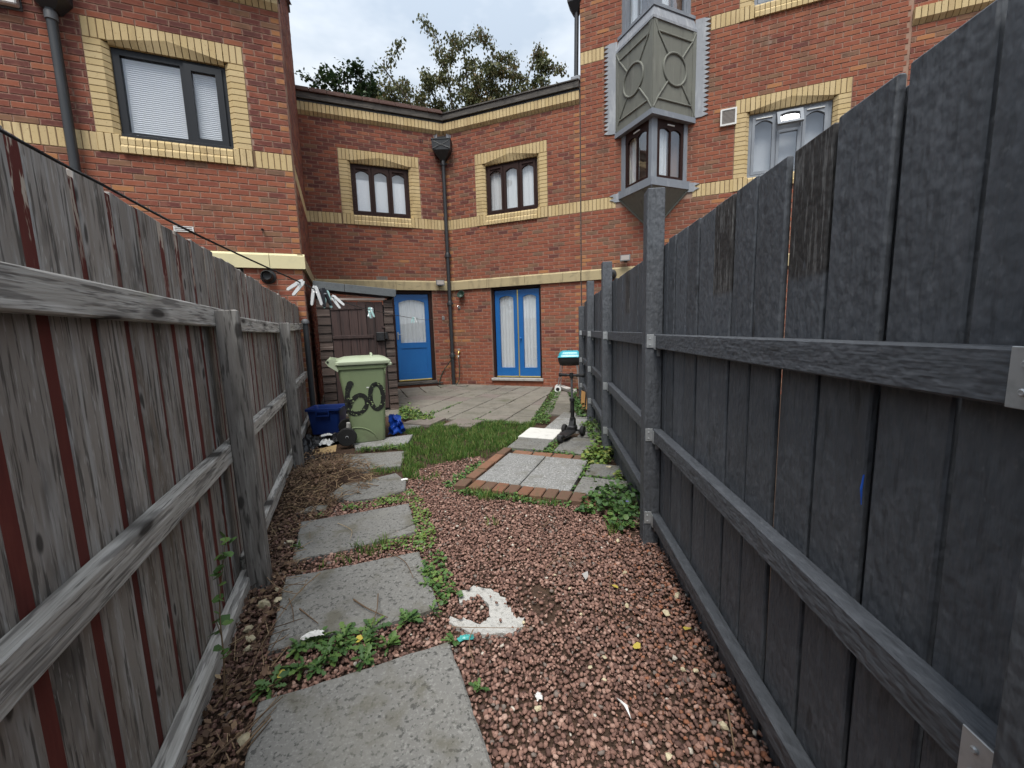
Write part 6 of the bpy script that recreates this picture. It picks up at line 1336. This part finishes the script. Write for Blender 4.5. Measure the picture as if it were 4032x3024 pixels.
peg((-.766, 1.80, 1.468), M['peg_white'], R_(0), R_(12), .16, 'slim white clothes peg in front of the shed roof'); tilt(lastpeg(), R_(-38))
peg((-.832, 2.44, 1.454), M['peg_teal'], R_(0), R_(10), .16, 'pale teal clothes peg in front of the shed door'); tilt(lastpeg(), R_(-14))
peg((-.838, 2.49, 1.453), M['peg_white'], R_(6), R_(75), .22, 'grey white clothes peg beside the teal one at the shed door'); tilt(lastpeg(), R_(22))
peg((-1.018, 4.30, 1.467), M['peg_teal'], R_(0), R_(10), .22, 'pale teal clothes peg in front of the single blue door'); tilt(lastpeg(), R_(10))
peg((-1.026, 4.40, 1.468), M['peg_white'], R_(0), R_(25), .18, 'white clothes peg touching the teal one at the single blue door'); tilt(lastpeg(), R_(-8))

# ================================================================== sticks, stones, scraps
def stick(P, r, label, group=None, z=.03, tone=.2):
    mb = MB(); mb.tube(smooth_path([(a, b, gz(b)+z+c) for (a, b, c) in P], 4), [r*(1-.6*i/(4*(len(P)-1))) for i in range(4*(len(P)-1)+1)], 6, tone=tone); return tag(mb.build('twig', M['twig'], auto=60), label, 'twig', group)
stick([(-.806,1.823,0), (-.715,1.752,.004), (-.598,1.689,.0)], .0042, 'dark twig lying diagonally on the middle slab')
stick([(-.692,1.845,.01), (-.656,1.72,.02), (-.655,1.64,0)], .003, 'thin twig crossing the diagonal twig on the middle slab')
stick([(-1.131,1.842,0), (-1.07,1.76,.002), (-1.022,1.678,0)], .0032, 'short twig at the left of the middle slab')
stick([(-1.04,1.766,0), (-.904,1.665,0)], .004, 'stout short twig at the lower left of the middle slab')
stick([(-.767,2.226,.01), (-.637,2.13,.006), (-.55,1.979,0)], .0032, 'curved twig across the upper right of the middle slab')
stick([(-1.05,2.003,.03), (-1.093,1.841,.02), (-1.095,1.586,.0), (-1.023,1.354,0)], .0028, 'long thin bramble stem across the left end of the middle slab', tone=.5)
stick([(-1.584,2.238,.05), (-1.291,1.964,.01), (-1.092,1.852,.02), (-1.073,1.919,.06)], .0026, 'thin trailing stem from the grey post onto the middle slab', tone=.6)
stick([(-.895,1.104,.0), (-.854,1.217,.01)], .006, 'thick dead stalk by the left edge of the near slab', tone=.35)
stick([(-.98,1.02,.02), (-.90,1.20,.01), (-.86,1.30,.0)], .004, 'dark dead stalk beside the near slab', tone=.1)
stick([(.496,1.98,.0), (.439,1.795,.004), (.428,1.666,0)], .0028, 'bent brown twig on the gravel right of the concrete patch', tone=.4)
stick([(.264,2.135,0), (.285,2.0,.003), (.285,1.915,0)], .0022, 'thin twig on the gravel behind the concrete patch', tone=.4)
stick([(.150,2.03,.0), (.264,2.135,.003), (.398,2.024,0)], .0022, 'thin arched twig on the gravel near the fence post', tone=.4)
stick([(.693,1.201,0), (.641,1.062,0)], .004, 'brown twig on the gravel close to the dark fence', tone=.5)
stick([(.179,2.486,0), (.233,2.593,0)], .006, 'short thick stick on the far gravel', tone=.1)
stick([(-.30,1.62,.0), (-.12,1.60,.006), (.06,1.60,0)], .0018, 'thin tendril along the lower edge of the concrete patch', tone=.5)
stick([(-.20,1.60,.0), (-.21,1.52,.006), (-.18,1.42,0)], .0024, 'forked twig below the concrete patch', tone=.6)
stick([(-1.22,2.62,.0), (-1.08,2.50,.01), (-1.05,2.40,0)], .0022, 'pale curled stem on the third slab', tone=1.)
bits = [(.573,2.002,.013), (.772,1.807,.018), (.673,1.689,.018), (.511,1.745,.012), (.286,1.70,.009), (.261,1.887,.008), (.336,1.455,.010), (.270,1.408,.009), (.621,1.388,.010), (.668,1.38,.010), (.312,1.353,.008), (.056,1.246,.012), (.658,1.164,.016), (.445,1.076,.012), (.618,2.323,.014), (.066,2.253,.008), (-.045,2.396,.007), (-.373,1.904,.011), (.20,2.0,.008), (.87,3.59,.026), (.02,1.66,.009), (-.02,2.7,.008)]
pb = []
BL = {0: 'cream stone on the gravel beside the bent brown twig', 1: 'large cream stone at the dark fence foot, farther of two', 2: 'large cream stone by the dark fence, nearer of two', 12: 'cream stone by the dark fence in the nearest gravel', 14: 'cream stone just in front of the violets by the near dark post', 17: 'cream stone on the gravel left of the concrete patch', 19: 'white stone among the ivy at the dark fence foot'}
for i, (a, b, r) in enumerate(bits):
    k = i % 4
    if len(pb) <= k:
        rd = np.random.default_rng(50+k); mb = MB(); mb.add([tuple(v*s) for v, s in zip(ICO_V*np.array([1.2, .9, .7]), rd.uniform(.7, 1.2, 12))], [tuple(f) for f in ICO_F]); me = mb.mesh('stone'); me.materials.append(M['chalk']); pb.append(me)
    tag(ob('stone', pb[k], None, (a, b, gz(b)+.006+r*.4), (random.uniform(-.4, .4), random.uniform(-.4, .4), random.uniform(0, 6)), r), BL.get(i, 'small cream coloured stone lying loose on the red gravel'), 'stone', 'cream stones on the gravel')
ch = [(-1.247,1.826,.032,'largest pale yellow rubble lump below the grey post'), (-1.200,1.862,.020,'pale rubble lump touching the middle slab near the grey post'), (-1.219,1.668,.024,'pale yellow rubble lump left of the middle slab'), (-1.172,1.605,.022,'dull yellow rubble lump near the lower left of the middle slab'), (-1.150,1.556,.017,'small yellow rubble lump at the lower corner of the middle slab'), (-.915,1.170,.022,'broken brown nut shell like lump at the left corner of the near slab'), (-1.241,1.938,.020,'whitish rubble lump at the upper left corner of the middle slab'), (-1.44,2.42,.024,'white rubble lump at the foot of the grey fence beyond its near post')]
for i, (a, b, r, lab) in enumerate(ch): tag(ob('rubble', pb[i % 4], None, (a, b, gz(b)+r*.5), (random.uniform(-.5, .5), random.uniform(-.5, .5), i), r), lab, 'rubble')
for i, (a, b, lab) in enumerate(((-.703,1.571,'yellow fallen leaf among the dandelions'), (-.931,1.389,'yellow fallen leaf left of the near slab'), (.499,1.859,'yellow leaf on the gravel near the bent twig'), (.73,1.586,'yellow leaf on the gravel beside the dark fence'), (.469,1.503,'yellow leaf in the middle of the near gravel'))):
    t = tag(place_leaves('fallen_leaf', np.array([[0., 0, 0]]), np.array([.036]), np.array([i*1.3]), np.array([.2]), np.array([.3]), np.array([0.]), M['yellowleaf'], 'round'), lab, 'leaf'); t.location = (a, b, gz(b)+.022)
def scrap(name, P, m, label, z=.02):
    mb = MB(); mb.ext([(a, b, gz(b)+z+c) for (a, b, c) in P], (.0, .001, .0018)); return tag(mb.build(name, m), label, 'litter')
scrap('plastic_sliver', [(.335,1.262,.004), (.345,1.258,.0), (.362,1.225,.012), (.364,1.186,.0), (.352,1.224,.010)], M['paper'], 'long white plastic sliver on the near gravel')
scrap('plastic_scrap', [(.340,1.985,.0), (.372,1.990,.012), (.366,1.945,.014), (.350,1.935,.0)], M['whitegrey'], 'grey white plastic scrap on the gravel right of the concrete')
crumple('foil_wrapper', M['tealwrap'], (-.232, 1.578, .006), (.034, .012), .022, 21, 'small teal foil wrapper below the concrete patch', 'litter', 12, .2)
crumple('white_wrapper', M['paper'], (-.884, 1.575, .045), (.042, .014), .022, 24, 'rolled white wrapper lying on the dandelions', 'litter', 12, .35)
crumple('white_scrap', M['paper'], (-.975, 3.43, .018), (.028, .016), .010, 27, 'small white scrap on the fourth slab', 'litter', 10, .3)
crumple('plastic_lump', M['paper'], (.063, 1.29, .010), (.012, .014), .016, 33, 'small white plastic lump on the near gravel', 'litter', 10, .3)
# sapling against the grey fence
sp = thing('sapling', 'thin young sapling with green leaves growing against the grey fence', 'plant', (*gd(1.62, -.515), gz(1.5)))
mb = MB(); stem = smooth_path([(0, 0, 0), (.01, .012, .16), (.004, .03, .34), (.02, .05, .50), (.03, .07, .60)], 5); mb.tube(stem, [.0034*(1-.7*i/(len(stem)-1)) for i in range(len(stem))], 6, tone=.5); mb.tube([(.006, .02, .25), (.03, -.02, .33)], .0015, 4, tone=.5); mb.build('stem', M['twig'], sp)
n = 26; k = rng.integers(6, len(stem), n); pos = np.array([tuple(stem[i]) for i in k])+rng.normal(0, .012, (n, 3)); tg = rng.uniform(.25, .6, n)
place_leaves('leaves', pos, rng.uniform(.024, .045, n), rng.uniform(0, 2*PI, n), rng.normal(.2, .4, n), rng.normal(0, .4, n), tg, M['leaf'], 'round', sp)

# ================================================================== trees beyond the roof
def tree(name, label, base, H, limbs, leaf_n, lsize, mat_, tone, droop, bark_r=.16, spread=.34):
    t = thing(name, label, 'tree', base); mb = MB(); tips = []
    mb.tube([(0, 0, 0), (.1, .0, H*.25), (.05, .1, H*.5)], [bark_r, bark_r*.8, bark_r*.6], 8)
    for (dx, dy, z1, sub) in limbs:
        a = Vector((.05, .08, H*random.uniform(.34, .5))); b = Vector((dx, dy, z1)); m1 = a.lerp(b, .5)+Vector((random.uniform(-.2, .2), random.uniform(-.2, .2), .35)); P = smooth_path([a, m1, b], 7); n = len(P)
        mb.tube(P, [bark_r*.42*(1-.88*i/(n-1))+.008 for i in range(n)], 6)
        for s in range(sub):
            i = random.randint(int(n*.35), n-1); d = Vector((random.gauss(0, 1), random.gauss(0, .8), random.uniform(-.1, 1.0))).normalized()*random.uniform(.35, 1.0)*spread*2.6; q = [P[i], P[i]+d*.5+Vector((0, 0, .06)), P[i]+d]
            mb.tube(q, [.018, .012, .005], 4, cap=False); tips += [(Vector(q[0]).lerp(Vector(q[2]), f)) for f in (.25, .45, .6, .75, .9, 1.0)]
        tips += [P[j] for j in range(int(n*.55), n)]
    mb.build('trunk', M['bark'], t, auto=60)
    T = np.array([tuple(p) for p in tips]); k = rng.integers(0, len(T), leaf_n); pos = T[k]+rng.normal(0, spread*.30, (leaf_n, 3))*np.array([1, 1, .8]); cl = np.sin(pos[:, 0]*3.1)*np.sin(pos[:, 2]*2.7+pos[:, 1])
    place_leaves('crown', pos, rng.uniform(*lsize, leaf_n), rng.uniform(0, 2*PI, leaf_n), rng.normal(droop, .45, leaf_n), rng.normal(0, .6, leaf_n), np.clip(rng.uniform(*tone, leaf_n)+.18*cl, 0, 1), mat_, 'kite', t)
    return t
random.seed(21)
tree('cherry_tree', 'airy olive green tree rising behind the roof of the corner house', (-1.25, 17, 0), 11.0,
     [(-1.2,0,12.45,9), (-.25,.2,12.55,9), (-3.45,0,11.65,6), (-2.7,.3,10.9,8), (-3.0,-.2,10.3,8), (.9,0,12.0,8), (2.65,0,12.1,7), (2.8,.2,11.3,7), (3.25,0,10.7,6), (1.7,-.3,11.1,10), (-1.9,.4,11.5,10), (.2,-.5,11.4,12), (-.8,-.4,11.0,12), (1.0,.5,10.6,12), (-2.0,-.3,10.3,10), (-.1,.3,10.2,12), (1.9,.2,10.1,10), (-1.2,.5,10.0,10)],
     32000, (.07, .15), M['treeleaf'], (.1, .85), -.95, .15, .42)
lim = []
for k in range(26):
    a = random.uniform(0, 2*PI); r = random.uniform(.2, 1)**.5; lim.append((1.75*r*math.cos(a), 1.4*r*math.sin(a), 14.30-.55*r*r-random.uniform(0, .9), 7))
tree('evergreen_tree', 'dense dark green tree behind the roof at the left', (-7.75, 22, 0), 12.5, lim, 13000, (.12, .22), M['treedark'], (0, .95), .1, .22, .42)
S.cycles.use_denoising = True
